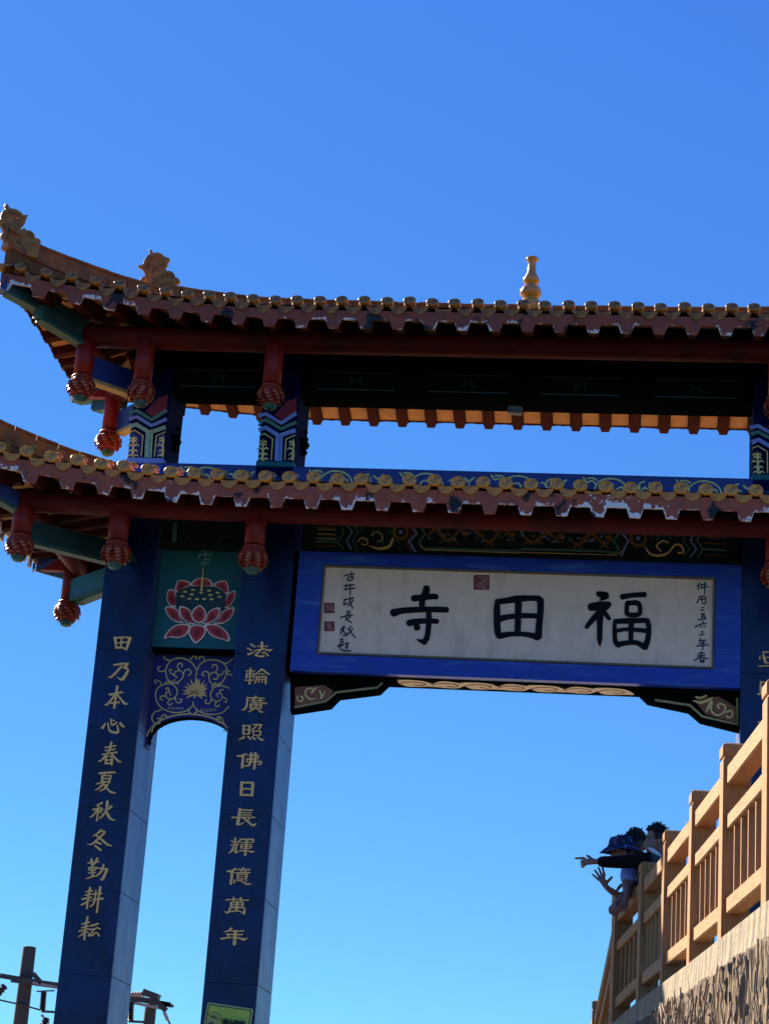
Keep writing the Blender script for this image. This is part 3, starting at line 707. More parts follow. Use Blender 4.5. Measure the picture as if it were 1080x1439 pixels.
# main ridge and hip ridges of the upper roof
ridge(r_up, [(-6.3,GY,12.74),(-5.3,GY,12.60),(-4.0,GY,12.54),(GX,GY,12.52),(1.2,GY,12.54),(2.46,GY,12.60),(3.46,GY,12.74)], .16, .20, 'ridge_tile')
for sx in (-1, 1):
    for sy in (-1, 1):
        fx = lambda x: GX+sx*abs(x-GX)
        fy = lambda y: GY+sy*abs(y-GY)
        ridge_bed(r_up, [(fx(-6.3),fy(24.50),12.60),(fx(-6.75),fy(23.9),12.51),(fx(-7.2),fy(23.35),12.46),(fx(-7.55),fy(22.95),12.46),(fx(-7.82),fy(22.66),12.51)], .12, .22)
        ridge_bed(r_lo, [(fx(-6.45),fy(24.0),9.93),(fx(-6.9),fy(23.6),9.94),(fx(-7.45),fy(23.1),10.00),(fx(-7.9),fy(22.7),10.10)], .12, .2)
        ridge(r_up, [(fx(-6.3),fy(24.50),12.60),(fx(-6.75),fy(23.9),12.51),(fx(-7.2),fy(23.35),12.46),(fx(-7.55),fy(22.95),12.46),(fx(-7.86),fy(22.62),12.52)], .17, .27, 'ridge_tile')
        ridge(r_lo, [(fx(-6.45),fy(24.0),9.93),(fx(-6.9),fy(23.6),9.94),(fx(-7.45),fy(23.1),10.00),(fx(-7.9),fy(22.7),10.10),(fx(-8.2),fy(22.38),10.22)], .17, .27, 'ridge_tile')

# dragon shaped ridge ends
def finial(outer, holes, swirls, P, O, A, parent, copies=()):
    A = Vector(A).normalized(); N_ = Vector((A.y, -A.x, 0))
    def P2(a, b):
        p = P(a, b); return Vector(((p-O).dot(A), 0, (p-O).z))
    me = curve_fill([outer]+holes, P2, .07, .008, 3)
    me.materials.clear(); me.materials.append(M['finial'])
    F = Matrix((A, -N_, Vector((0,0,1)))).transposed().to_4x4(); F.translation = O
    o = link(bpy.data.objects.new('dragon_finial', me), parent, F)
    rl = MB()
    for sgn in (1,):
        for sw in swirls: stroke(rl, lambda a, b: P2(a, b)+Vector((0,-.036,0)), sw, 16, Vector((0,-1,0)), 0, th=.012)
    ro = rl.build('relief_scroll', M['finial'], o, F, fix=False)
    for Mx in copies:
        d = link(bpy.data.objects.new('dragon_finial', me), parent, Mx @ F)
        link(bpy.data.objects.new('relief_scroll', ro.data), d, Mx @ F)
def at_vplane(px, py, O, N_):
    d = CX*((px-540)/FPX) + CU*(-(py-719.5)/FPX) + _F
    return CAM_POS + d*((O-CAM_POS).dot(N_)/d.dot(N_))
MIRX = Matrix.Translation((GX,0,0)) @ Matrix.Diagonal((-1,1,1,1)) @ Matrix.Translation((-GX,0,0))
MIRY = Matrix.Translation((0,GY,0)) @ Matrix.Diagonal((1,-1,1,1)) @ Matrix.Translation((0,-GY,0))
finial([(225,130),(247,140),(272,180),(340,178),(400,198),(450,240),(515,265),(490,305),(480,350),(450,390),(405,412),(400,440),(440,440),(462,425),(480,460),(540,460),(590,500),(602,555),(640,560),(668,590),(660,625),(600,650),(560,760),(350,770),(215,740),(180,600),(100,622),(105,560),(160,530),(140,450),(100,405),(55,385),(100,365),(130,350),(150,290),(190,230),(235,190)],
       [[(345,285),(380,280),(415,305),(395,320),(355,305)], [(465,530),(490,518),(515,535),(490,555)]],
       [[(200,640),(180,480),(210,320),(300,230),(400,250),(430,330),(360,380)], [(300,700),(250,540),(290,400),(330,420)], [(400,690),(400,560),(450,490),(540,490),(570,550)], [(300,560),(360,620),(480,640),(560,620)], [(290,380),(330,440),(370,470)]],
       lambda a, b: at(190+a/10.8, 340+b/10.8, y=GY), Vector((-6.3,GY,12.7)), (1,0,0), r_up, [MIRX])
dO = Vector((-7.84, 22.64, 12.5)); dA = Vector((1.55, 1.0, 0)).normalized(); dN = Vector((dA.y, -dA.x, 0))
finial([(55,62),(77,72),(100,108),(160,118),(212,148),(250,185),(285,180),(268,225),(255,270),(232,300),(212,315),(220,345),(255,325),(275,345),(322,352),(358,388),(370,430),(397,435),(425,452),(425,490),(405,600),(395,640),(250,600),(150,560),(90,500),(75,450),(45,445),(20,420),(15,380),(45,375),(40,345),(5,275),(-15,235),(8,220),(12,170),(38,130),(60,110)],
       [[(160,205),(185,195),(212,215),(205,232),(175,222)], [(272,400),(290,390),(302,405),(286,417)]],
       [[(90,460),(60,340),(50,220),(110,150),(190,170),(230,240),(170,270)], [(160,500),(110,380),(140,290),(180,330)], [(250,540),(230,430),(280,370),(340,390),(345,430)], [(140,430),(200,480),(300,500),(390,480)]],
       lambda a, b: at_vplane(a/7.714, 280+b/7.714, dO, dN), dO, dA, r_up, [MIRX, MIRY, MIRX @ MIRY])
# bottle gourd finial at the middle of the ridge
bz = 12.70
bot = MB().lathe((GX, GY, bz), [(.10,-.12),(.16,-.06),(.165,.0),(.12,.085),(.07,.105),(.10,.125),(.138,.17),(.14,.215),(.115,.27),(.065,.305),(.075,.32),(.105,.345),(.108,.385),(.085,.43),(.058,.49),(.052,.60),(.055,.655),(.078,.665),(.082,.685),(.07,.70),(.02,.70)], 28)
bot.build('gourd_finial', M['bottle'], r_up)

# ---------------- purlins, hip beams, hanging lotus posts
def purlin(x0, x1, y, z0, r, ends, name='eave_purlin'):
    n = 14; pts = []
    for i in range(n+1):
        t = i/n; x = x0+(x1-x0)*t; e = abs(2*t-1); pts.append((x, y, z0+ends*e**4))
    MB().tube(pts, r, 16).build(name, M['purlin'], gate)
def purlin_y(x, y0, y1, z, r):
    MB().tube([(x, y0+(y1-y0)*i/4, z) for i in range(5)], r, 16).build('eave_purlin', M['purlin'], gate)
mir = lambda x: 2*GX-x
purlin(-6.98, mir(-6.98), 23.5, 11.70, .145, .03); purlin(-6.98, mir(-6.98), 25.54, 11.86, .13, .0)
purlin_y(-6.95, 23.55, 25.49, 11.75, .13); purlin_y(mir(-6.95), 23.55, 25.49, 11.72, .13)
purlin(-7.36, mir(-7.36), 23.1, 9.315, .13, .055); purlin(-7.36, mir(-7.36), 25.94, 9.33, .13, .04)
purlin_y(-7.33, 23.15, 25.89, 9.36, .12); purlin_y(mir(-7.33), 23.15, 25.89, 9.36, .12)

def petal_mesh():
    """bulb of overlapping lotus petals, unit: radius 1, height from 0 down to -2"""
    mb = MB(); rows = 6
    for r_ in range(rows):
        t = r_/(rows-1); n = 11-r_ if r_ < 4 else 7
        z = -.12-1.25*t; rad = (.80, .98, 1.0, .92, .74, .50)[r_]
        for k in range(n):
            a = 2*math.pi*(k+.5*(r_ % 2))/n; wv = rad*math.pi/n*1.18; hh = .58*(1-.25*t)
            ca, sa = math.cos(a), math.sin(a)
            def pt(u, v, o):
                q = rad+o; return (q*ca - u*sa, q*sa + u*ca, z+v)
            drop = -.10-.28*t
            v = [pt(-wv*.5, .30*hh, -.16), pt(wv*.5, .30*hh, -.16), pt(-wv, -.05*hh, .0), pt(0, .0, .12), pt(wv, -.05*hh, .0), pt(-wv*.62, -.5*hh, .10), pt(wv*.62, -.5*hh, .10), pt(0, -.85*hh, .24-.1*t), pt(0, -.5*hh, .2-.15*t)]
            mb.add(v, [(0,2,3,1),(1,3,4)], 0, False); mb.add(v, [(2,5,8,3),(3,8,6,4)], 0, False); mb.add(v, [(5,7,8),(8,7,6)], 1, False)
    core = [(.05,-1.75),(.35,-1.68),(.60,-1.35),(.80,-.9),(.82,-.45),(.66,-.05),(.6,.05)]
    mb.lathe((0,0,0), core, 14, 0)
    return mb
petal_me = petal_mesh().build('lotus_bulb', [M['bulb'], M['bulb_tip']], fix=False); 
tipm = MB().lathe((0,0,0), [(.56,-1.46),(.60,-1.62),(.44,-1.74),(.50,-1.82),(.36,-1.95),(.10,-2.02),(.01,-2.02)], 12).build('bulb_foot', M['bulb_green'])
colm = MB().lathe((0,0,0), [(.60,.22),(.80,.16),(.86,.05),(.80,-.06),(.70,-.14),(.88,-.20),(.84,-.30),(.6,-.34)], 16).build('bulb_collar', M['bulb'])
_pm, _tm, _cm = petal_me.data, tipm.data, colm.data
for o in (petal_me, tipm, colm): bpy.data.objects.remove(o)
def hanging_post(x, y, ztop, zb, r=.115, rb=.155, rot=0.0, bt=None, funnel=None):
    """red round post ending in a carved lotus bulb whose centre is at zb"""
    zc = zb+rb*.80
    mb = MB().tube([(x,y,ztop),(x,y,zc+.5*(ztop-zc)),(x,y,zc)], [r*1.03, r, r*.97], 18)
    p = mb.build('hanging_post', M['red'], gate)
    S = Matrix.Translation((x, y, zc-.04)) @ Matrix.Rotation(rot, 4, 'Z') @ Matrix.Diagonal((rb, rb, rb, 1))
    for nm, me in (('bulb_collar', _cm), ('lotus_bulb', _pm), ('bulb_foot', _tm)):
        link(bpy.data.objects.new(nm, me), p, S)
    if funnel:
        v = [(x-r*.9, y, zc+.62), (x+r*1.0, y, zc+.62), (x+r*1.0, y, funnel), (x-.42, y, funnel)]
        MB().prism([(a, c) for a, b, c in v], lambda a, b, d: Vector((a, y+d, b)), -.05, .05).build('post_bracket', M['red'], p)
    return p
for s_ in (0, 1):
    f = (lambda x: x) if not s_ else mir
    i = 0
    for (x, y, zt, zb, rb) in ((-6.925,23.5,11.68,11.06,.160),(-6.14,23.45,11.68,10.99,.155),(-4.505,23.45,11.68,10.985,.150)):
        hanging_post(f(x), y, zt, zb, .118, rb, rot=random.random()*3)
    for (x, y, zt, zb, rb) in ((-7.335,23.12,9.32,8.83,.155),(-6.14,23.12,9.28,8.78,.158),(-4.475,23.12,9.28,8.775,.158)):
        hanging_post(f(x), y, zt, zb, .125, rb, rot=random.random()*3)
    hanging_post(f(-7.05), 25.5, 11.9, 11.08, .11, .16, rot=.5, funnel=11.68)
    hanging_post(f(-7.45), 25.9, 9.4, 8.80, .11, .16, rot=.2, funnel=9.33)

def hip_beam(p, q, h, w, m, trim, name='hip_beam', cap=True):
    p, q = Vector(p), Vector(q)
    o = MB().beam(p, q, w, h).build(name, m, gate, bevel=.008)
    dn = Vector((0,0,-h/2-.018))
    MB().beam(p+dn, q+dn, w*1.16, .045).build('beam_trim', trim, o)
    return o
for s_ in (0, 1):
    f = (lambda x: x) if not s_ else mir
    for fy in (lambda y: y, lambda y: 2*GY-y):
        # upper: corner beams outward, in two stepped lengths
        hip_beam((f(-6.9), fy(23.52), 11.68), (f(-7.42), fy(22.98), 11.83), .20, .13, M['teal_dark'], M['beam_green'])
        hip_beam((f(-6.95), fy(23.47), 11.84), (f(-7.80), fy(22.70), 12.06), .20, .13, M['teal_dark'], M['beam_green'])
        MB().beam((f(-7.40), fy(23.00), 11.80), (f(-7.45), fy(22.95), 11.81), .14, .16).build('beam_nose', M['beam_green'], gate)
        MB().beam((f(-7.78), fy(22.72), 12.03), (f(-7.84), fy(22.66), 12.05), .15, .20).build('beam_nose', M['blue_paint'], gate)
        # diagonal tie beams post -> column
        hip_beam((f(-6.90), fy(23.56), 11.33), (f(-6.36), fy(24.14), 11.33), .30, .12, M['blue_paint'], M['olive_gold'], 'tie_beam')
        hip_beam((f(-7.30), fy(23.20), 9.03), (f(-6.47), fy(24.04), 9.06), .26, .12, M['teal_dark'], M['beam_green'], 'tie_beam')
        hip_beam((f(-7.3), fy(23.15), 9.30), (f(-8.05), fy(22.62), 9.60), .20, .13, M['blue_paint'], M['beam_green'])
# ties from the back corner posts and side boards
for f in ((lambda x: x), mir):
    hip_beam((f(-7.40), 25.85, 9.06), (f(-6.47), 25.02, 9.10), .28, .11, M['teal'], M['beam_green'], 'tie_beam')
    for y in (23.62, 24.30, 24.98):
        pass
    # short ties from the column faces to the front posts
for x in (-6.16, -4.49, mir(-4.49), mir(-6.16)):
    hip_beam((x, 23.55, 11.36), (x, 24.12, 11.36), .26, .11, M['navy'], M['dark_paint'], 'tie_beam')
    hip_beam((x, 23.2, 9.06), (x, 24.02, 9.08), .26, .11, M['navy'], M['teal_dark'], 'tie_beam')

# ---------------- lintels
def lintel(x0, x1, y0, y1, z0, z1, m, name='lintel', bevel=.006):
    return MB().box(x0, x1, y0, y1, z0, z1).build(name, m, gate, bevel=bevel)
bays = [(UX[0]+.462, UX[1]-.002), (UX[1]+.462, UX[2]-.002), (UX[2]+.462, UX[3]-.002)]
for i, (a, b) in enumerate(bays):
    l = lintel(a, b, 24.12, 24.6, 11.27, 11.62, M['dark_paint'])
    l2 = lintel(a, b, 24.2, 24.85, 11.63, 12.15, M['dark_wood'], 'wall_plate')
    s = lintel(a-.0, b+.0, 24.07, 24.34, 9.93, 10.262, M['blue_paint'] if i != 1 else M['blue_paint'], 'scroll_beam')
    # faint rows on the dark lintel
    mb = MB(); P = lambda a_, b_: Vector((a_, 24.12, b_))
    n = max(1, int((b-a)/1.3)); 
    for k in range(n):
        x = a+(k+.5)*(b-a)/n
        for sg in (-1, 1):
            stroke(mb, P, [(x+sg*.08, 11.40),(x+sg*.02, 11.45),(x+sg*.08, 11.50)], .012, NF, 0, rnd=False, n=1)
        stroke(mb, P, [(x-.5, 11.56),(x+.5, 11.56)], .014, NF, 0, rnd=False)
        stroke(mb, P, [(x-.5, 11.33),(x+.5, 11.33)], .014, NF, 0, rnd=False)
    mb.stuff('painted_pattern', M['teal_dark'], l, fix=False)
    # scrollwork along the blue scroll beam
    mb = MB(); P = lambda a_, b_: Vector((a_, 24.07, b_)); n = max(1, round((b-a)/1.15)); stp = (b-a)/n
    for k in range(n):
        c = a+(k+.5)*stp; w = .021
        sc = min(1.0, stp/1.15)
        Q = lambda u, v: (c+u*sc, 10.235+v)
        S_ = lambda pts, ww=w: stroke(mb, P, [Q(*q) for q in pts], ww, NF, 0)
        S_([(-.22,-.22),(-.19,-.10),(-.08,-.03),(.06,-.035),(.16,-.10),(.21,-.22)])
        S_([(-.10,-.20),(-.07,-.13),(-.01,-.12),(.02,-.17),(-.03,-.20)])
        S_([(.06,-.16),(.12,-.13),(.14,-.19),(.10,-.22)])
        S_([(-.36,-.02),(-.31,-.08),(-.25,-.06),(-.20,-.10)])
        S_([(-.31,-.03),(-.24,-.025),(-.19,-.05)])
        S_([(.34,-.16),(.34,-.08),(.40,-.05)]); S_([(.34,-.16),(.30,-.10),(.27,-.11)]); S_([(.34,-.2),(.40,-.13),(.43,-.15)])
        S_([(.46,-.07),(.52,-.11),(.58,-.06)],.026); S_([(.52,-.11),(.53,-.18)],.014)
    mb.stuff('painted_scroll', M['gold_paint'], s, fix=False)
# end lintels (across the depth) under the upper roof
for x0 in (UX[0]+.05, UX[3]+.05):
    lintel(x0, x0+.3, 24.96, 25.5, 11.45, 11.75, M['dark_paint']); lintel(x0, x0+.3, 23.55, 24.09, 11.5, 11.75, M['dark_paint'])

lb = [(XL[0]+.632, XL[1]-.002), (XL[1]+.632, XL[2]-.002), (XL[2]+.632, XL[3]-.002)]
# decorated beam above sign (centre) and above lotus panels (sides)
db = lintel(lb[1][0], lb[1][1], 24.10, 24.55, 9.14, 9.90, M['painted_ground'], 'painted_beam')
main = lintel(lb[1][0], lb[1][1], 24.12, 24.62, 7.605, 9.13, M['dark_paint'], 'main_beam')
MB().box(lb[1][0], lb[1][0]+.07, 24.07, 24.10, 9.15, 9.60).build('blue_strip', M['blue_paint'], db)
mb = MB()
Pa, Pb = planeP(430, 720, 3.6, 24.10), planeP(730, 720, 3.484, 24.10)
K = dict(rnd=False, n=1)
def SA(p, w, mi): stroke(mb, Pa, p, w, NF, mi, **K)
def SB(p, w, mi): stroke(mb, Pb, p, w, NF, mi, **K)
SA([(50,50),(172,56),(192,100),(160,148)], 6, 0); SA([(45,128),(150,131)], 6, 0); SA([(45,148),(160,150),(188,190)], 7, 0)
SA([(50,78),(150,80)], 4, 1); SA([(50,108),(140,108)], 4, 1); SA([(45,170),(150,174)], 4, 1)
SA([(205,58),(232,100),(205,145),(228,190)], 8, 2); SA([(528,62),(560,108),(520,148),(552,200)], 12, 2)
SA([(572,64),(603,108),(570,152),(592,182),(1080,196)], 11, 0); SA([(512,62),(540,105),(505,148),(530,198)], 5, 1)
SB([(0,180),(380,190),(468,198),(486,180),(458,140),(490,98)], 10, 0); SB([(498,98),(530,140),(495,215)], 0+11, 2)
SB([(850,100),(835,140),(865,180),(832,222)], 9, 2); SB([(882,102),(868,140),(895,180),(1010,188)], 8, 0); SB([(895,180),(870,225)], 8, 0)
SB([(895,100),(1010,104)], 4, 1); SB([(910,125),(1010,128)], 4, 1); SB([(905,210),(1010,214)], 4, 1); SB([(900,152),(1012,156)],4,1)
for k in range(4): SA([(60,62+24*k),(150,66+24*k)], 3, 3)
for x in (250, 330, 410):
    SA([(x,70+x*.02),(x+26,62+x*.02),(x+40,80+x*.02),(x+22,96+x*.02),(x+4,88+x*.02)], 5, 0)
    SA([(x+30,150),(x+50,140),(x+60,160)], 4, 0)
for x in (640, 700, 770): SB([(x,120),(x+24,108),(x+40,124),(x+26,142)], 5, 0)
SA([(575,168),(600,190),(1080,206)], 4, 3); SB([(0,196),(470,210),(500,190)], 4, 3)
SA([(236,60),(262,100),(236,145),(258,192)], 5, 0); SB([(815,98),(798,140),(830,180),(800,218)], 5, 0)
mb.stuff('painted_chevrons', [M['green_trim'], M['bracket_red'], M['blue_light'], M['gold_paint']], db, fix=False)
mb = MB()
def dragon(P, x0, x1, y0, y1, seed):
    rnd = random.Random(seed); L = x1-x0; m = (y0+y1)/2; h = (y1-y0)
    body = [(x0+L*t, m+h*.30*math.sin(t*9.5+seed)+h*.05, 5+11*math.sin(math.pi*min(1,t*1.1+.05))) for t in [k/14 for k in range(15)]]
    stroke(mb, P, body, 10, NF, 0)
    for t in (.2, .42, .62, .82):
        u = x0+L*t; v = m+h*.30*math.sin(t*9.5+seed)
        for sg in (-1, 1):
            stroke(mb, P, [(u,v,8),(u+sg*12,v+h*.22,7),(u+sg*26,v+h*.30,3)], 6, NF, 0)
            stroke(mb, P, [(u+sg*20,v-h*.1,6),(u+sg*30,v-h*.22,5),(u+sg*22,v-h*.3,3)], 5, NF, 0)
    hx = body[-2][0]
    blob(mb, P, [(hx-12,m-14),(hx+8,m-16),(hx+20,m),(hx+8,m+12),(hx-12,m+8)], NF, 0, th=.004)
    for k in range(9):
        u = x0+L*rnd.random(); v = y0+h*rnd.uniform(.1,.9)
        stroke(mb, P, [(u,v,4),(u+8,v-6,5),(u+14,v+2,3)], 4, NF, 1)
dragon(Pa, 612, 820, 64, 156, 3); dragon(Pa, 835, 1055, 66, 166, 4); dragon(Pb, 0, 215, 80, 160, 5); dragon(Pb, 240, 450, 84, 170, 6)
for P, cx_, cy_, r_ in ((Pa,478,100,34),(Pb,580,128,36)):
    ring = [(cx_+r_*math.cos(2*math.pi*k/16), cy_+r_*math.sin(2*math.pi*k/16)) for k in range(17)]
    stroke(mb, P, ring, 16, NF, 0, n=2)
    blob(mb, P, [(cx_+10*math.cos(2*math.pi*k/8), cy_+10*math.sin(2*math.pi*k/8)) for k in range(8)], NF, 1, th=.004)
stroke(mb, Pa, [(320,170,4),(370,184,12),(420,172,14),(440,130,8)], 9, NF, 2)
stroke(mb, Pa, [(262,150),(280,130),(310,140),(305,165),(280,160)], 5, NF, 2); stroke(mb, Pa, [(330,120),(350,100),(380,110),(385,140),(360,150)], 5, NF, 2)
stroke(mb, Pb, [(612,170,4),(640,205,10),(690,212,12),(730,195,8),(760,160),(790,165),(800,195),(775,200)], 9, NF, 2)
stroke(mb, Pb, [(690,190),(670,165),(700,140),(725,150)], 7, NF, 2)
mb.stuff('painted_dragon', [M['ochre_paint'], M['blue_light'], M['gold_paint']], db, fix=False)

# cloud scrolls on the underside of the main beam
mb = MB(); DN = Vector((0,0,-1)); P = lambda a, b: Vector((a, b, 7.605))
xa, xb = -2.78, .02; n = 7
blob(mb, P, [(xa-.3,24.13),(xb+.3,24.13),(xb+.3,24.61),(xa-.3,24.61)], DN, 1, th=.001, smooth=False)
for k in range(n):
    c = xa+(xb-xa)*(k+.5)/n; hw = (xb-xa)/n*.60; sg = 1 if k % 2 else -1
    q = [(c-hw, 24.36+sg*.11), (c-hw*.5, 24.22+sg*.02), (c, 24.20), (c+hw*.6, 24.26), (c+hw, 24.38-sg*.10), (c+hw*.5, 24.50), (c, 24.53), (c-hw*.6, 24.50)]
    blob(mb, P, q, DN, 0, th=.002+.0004*k)
    stroke(mb, P, [(c-hw*.1,24.42),(c+hw*.3,24.45),(c+hw*.5,24.36),(c+hw*.1,24.29),(c-hw*.5,24.31),(c-hw*.8,24.40)], .014, DN, 2, th=.006)
mb.stuff('painted_clouds', [M['cloud'], M['dark_paint'], M['bracket_red']], main, fix=False)

# carved brackets under the ends of the main beam
def bracket(poly, P, parent, inner, scroll, trimline):
    pr = MB().prism(poly, lambda a, b, d: P(a, b)+Vector((0, d, 0)), 0, .16)
    o = pr.build('carved_bracket', M['dark_paint'], parent)
    mb = MB(); blob(mb, P, inner, NF, 0, th=.003, smooth=False)
    stroke(mb, P, trimline, 18, NF, 1, rnd=False, n=1, th=.005)
    for s in scroll: stroke(mb, P, [(q[0],q[1],q[2]*1.2) if len(q)>2 else (q[0],q[1],13) for q in s], 13, NF, 2, th=.006)
    mb.stuff('painted_bracket_face', [M['bracket_red'], M['olive_gold'], M['gold_paint']], o, fix=False)
    return o
SCB = 1
Pl = planeP(390, 900, 6.353, 24.2)
bracket([(112,262),(1060,290),(1065,375),(995,380),(905,465),(545,510),(465,592),(150,640),(112,640)], Pl, main,
        [(150,420),(420,400),(500,455),(430,540),(155,590)],
        [[(175,500),(180,535),(215,545),(225,515),(205,500)],[(345,425),(320,450),(300,465)],[(340,520),(290,525),(250,490),(255,445),(295,428),(320,445),(310,470)],[(375,450),(385,480),(395,515)],[(420,460),(400,500),(385,520)]],
        [(150,600),(430,545),(525,465),(890,422),(935,380)])
Pr = planeP(880, 920, 5.4, 24.2)
bracket([(80,232),(868,245),(868,582),(560,505),(470,428),(160,362),(85,290)], Pr, main,
        [(510,345),(620,325),(700,320),(830,400),(828,515),(600,455)],
        [[(500,350,4),(560,365,14),(610,350,14),(650,330,10)],[(525,325),(560,328),(605,312)],[(600,440,4),(620,400,14),(640,350,12)],[(650,360),(640,420),(680,460),(730,445),(750,400),(720,375),(690,385),(700,410)],[(750,440),(790,425),(805,455),(780,480),(755,465)]],
        [(215,345),(480,385),(575,470),(840,530),(838,330)])

# ---------------- side bays: painted beam, lotus panel, scroll arch
def side_bay(x0, x1, mirror):
    T = MIRX if mirror else Matrix.Identity(4)
    def tf(mbx):
        if mirror: mbx.v = [tuple(T @ Vector(v)) for v in mbx.v]; mbx.f = [list(reversed(f)) for f in mbx.f]
        return mbx
    x0, x1 = lb[0]
    b = tf(MB().box(x0, x1, 24.13, 24.5, 9.17, 9.90)).build('painted_beam', M['painted_ground'], gate)
    mbx = MB(); P = planeP(225, 735, 7.99, 24.13)
    for p, w, mi in (([(170,0),(155,215)],44,0), ([(215,98),(300,104),(365,30),(350,-60)],8,1), ([(215,135),(310,142),(365,228)],8,1), ([(430,-20),(470,60),(400,135),(455,220)],8,2), ([(560,-20),(640,100),(560,215)],8,2), ([(640,-20),(705,105),(820,110)],8,1), ([(820,152),(700,158),(640,232)],8,1),([(215,65),(300,68)],5,1),([(215,190),(290,200)],5,1)):
        stroke(mbx, P, p, w, NF, mi, rnd=False, n=1)
    tf(mbx).stuff('painted_chevrons', [M['green_trim'], M['teal_dark'], M['navy']], b, fix=False)
    zb = at(283, 911, y=24.25).z
    pn = tf(MB().box(x0, x1, 24.25, 24.40, zb, 9.165)).build('lotus_panel', M['teal'], gate)
    P = planeP(225, 735, 7.99, 24.25); mbx = MB()
    petals = [[(200,645),(280,645),(335,670),(340,700),(260,740),(190,780),(165,740),(180,690)],
              [(745,655),(765,720),(770,780),(740,800),(690,750),(605,710),(620,670),(680,650)],
              [(340,700),(370,650),(430,620),(510,620),(570,650),(595,710),(520,712),(430,712)],
              [(105,745),(160,760),(185,830),(190,940),(120,940),(75,870),(75,790)],
              [(840,760),(845,820),(810,900),(760,955),(720,950),(735,860),(770,790)]]
    front = [[(60,940),(120,945),(180,965),(215,1010),(230,1080),(260,1125),(180,1115),(110,1070),(65,1000)],
              [(832,950),(830,1010),(780,1090),(700,1135),(600,1140),(650,1090),(690,1010),(760,965)],
              [(220,940),(290,950),(345,990),(360,1060),(390,1130),(420,1140),(330,1140),(260,1090),(220,1020)],
              [(675,955),(665,1030),(630,1090),(550,1135),(470,1140),(510,1100),(530,1030),(580,975)],
              [(447,925),(500,970),(520,1030),(500,1100),(440,1135),(375,1100),(350,1040),(380,970)],
              [(45,1305),(80,1230),(160,1160),(260,1135),(340,1150),(330,1210),(290,1270),(200,1300),(110,1290)],
              [(785,1335),(770,1250),(700,1180),(600,1140),(500,1150),(530,1220),(590,1280),(680,1310)],
              [(400,1360),(340,1290),(320,1230),(345,1165),(420,1145),(500,1165),(520,1220),(490,1290)]]
    th = [.002]
    def petal(o):
        c = (sum(a for a, b in o)/len(o), sum(b for a, b in o)/len(o)); th[0] += .0006
        blob(mbx, P, o, NF, 1, th=th[0]); th[0] += .0006
        blob(mbx, P, [(c[0]+(a-c[0])*.82, c[1]+(b-c[1])*.82) for a, b in o], NF, 0, th=th[0]); th[0] += .0006
        blob(mbx, P, [(c[0]+(a-c[0])*.36, c[1]+(b-c[1])*.42+6) for a, b in o], NF, 7, th=th[0])
    for o in petals: petal(o)
    th[0] += .0006
    blob(mbx, P, [(185,800),(270,735),(460,708),(640,735),(725,800),(722,965),(560,1010),(330,1010),(190,965)], NF, 2, th=th[0])
    for q in [(280,775),(372,755),(355,805),(250,827),(330,853),(415,858),(495,856),(580,860),(565,812),(552,764),(648,786),(668,833),(463,785)]:
        th[0] += .0001
        blob(mbx, P, [(q[0]+25*math.cos(t), q[1]+11*math.sin(t)) for t in [k*math.pi/4 for k in range(8)]], NF, 3, th=th[0]+.001, n=2)
    th[0] += .0015
    for p in ([(255,890),(460,905),(705,885)], [(262,890),(255,960)], [(370,900),(368,985)], [(530,900),(525,985)], [(632,895),(640,960)]): stroke(mbx, P, p, 5, NF, 4, n=3, rnd=False, th=th[0])
    for o in front: petal(o)
    stroke(mbx, P, [(466,770),(480,622)], 21, NF, 5, rnd=False, th=th[0]+.001); stroke(mbx, P, [(483,622),(487,520)], 9, NF, 3, rnd=False, th=th[0]+.001)
    for p in ([(450,312),(512,312)], [(512,308),(502,412)], [(578,305),(566,357)], [(434,357),(568,357)], [(440,357),(430,412)], [(500,412),(566,412)]): stroke(mbx, P, p, 9, NF, 6, rnd=False)
    for sg in (-1, 1): stroke(mbx, P, [(495,468,4),(495+sg*30,455,9),(495+sg*58,448,3)], 8, NF, 6); 
    blob(mbx, P, [(480,435),(495,428),(512,437),(495,446)], NF, 6)
    if mirror:
        pass
    tf(mbx).stuff('painted_lotus', [M['pink_red'], M['lotus_white'], M['teal_dark'], M['gold_paint'], M['teal'], M['gold'], M['green_light'], M['petal_core']], pn, fix=False)
    # arch
    zt = at(275, 921, y=24.45).z; zs = at(221, 1046, y=24.45).z; za = at(272, 1008, y=24.45).z
    cxa = (x0+x1)/2; aw = (x1-x0)/2-.02; n = 20
    arc = [(cxa+aw*math.cos(math.pi*k/n), zs+(za-zs)*math.sin(math.pi*k/n)**.8) for k in range(n+1)]
    poly_top = [(x1, zs-.05), (x1, zt), (x0, zt), (x0, zs-.05)]
    mba = MB()
    # strips from the arch curve to the top edge
    for d, flip in ((24.45, 0), (24.63, 1)):
        vs_ = [(a, d, b) for a, b in arc]+[(a, d, zt) for a, b in arc]
        mba.add(vs_, [(i, i+1, n+1+i+1, n+1+i) for i in range(n)])
    mba.add([(a, 24.45, b) for a, b in arc]+[(a, 24.63, b) for a, b in arc], [(i, i+1, n+1+i+1, n+1+i) for i in range(n)], 1, True)
    mba.box(arc[0][0], x1, 24.45, 24.63, zs-.04, zt); mba.box(x0, arc[-1][0], 24.45, 24.63, zs-.04, zt)
    mba.box(x0, x1, 24.27, 24.63, zt+.001, zb-.002, 1); mba.box(x0, x1, 24.41, 24.62, zb-.001, 9.16, 1)
    ap = tf(mba).build('arch_panel', [M['arch_blue'], M['dark_paint']], gate)
    mbx = MB(); P = planeP(200, 870, 7.571, 24.45)
    stroke(mbx, lambda a, b: Vector((a, 24.45, b)), [(cxa+(aw+.02)*math.cos(math.pi*k/n), zs+(za-zs+.035)*math.sin(math.pi*k/n)**.8) for k in range(1, n)], .018, NF, 1, n=2, rnd=False)
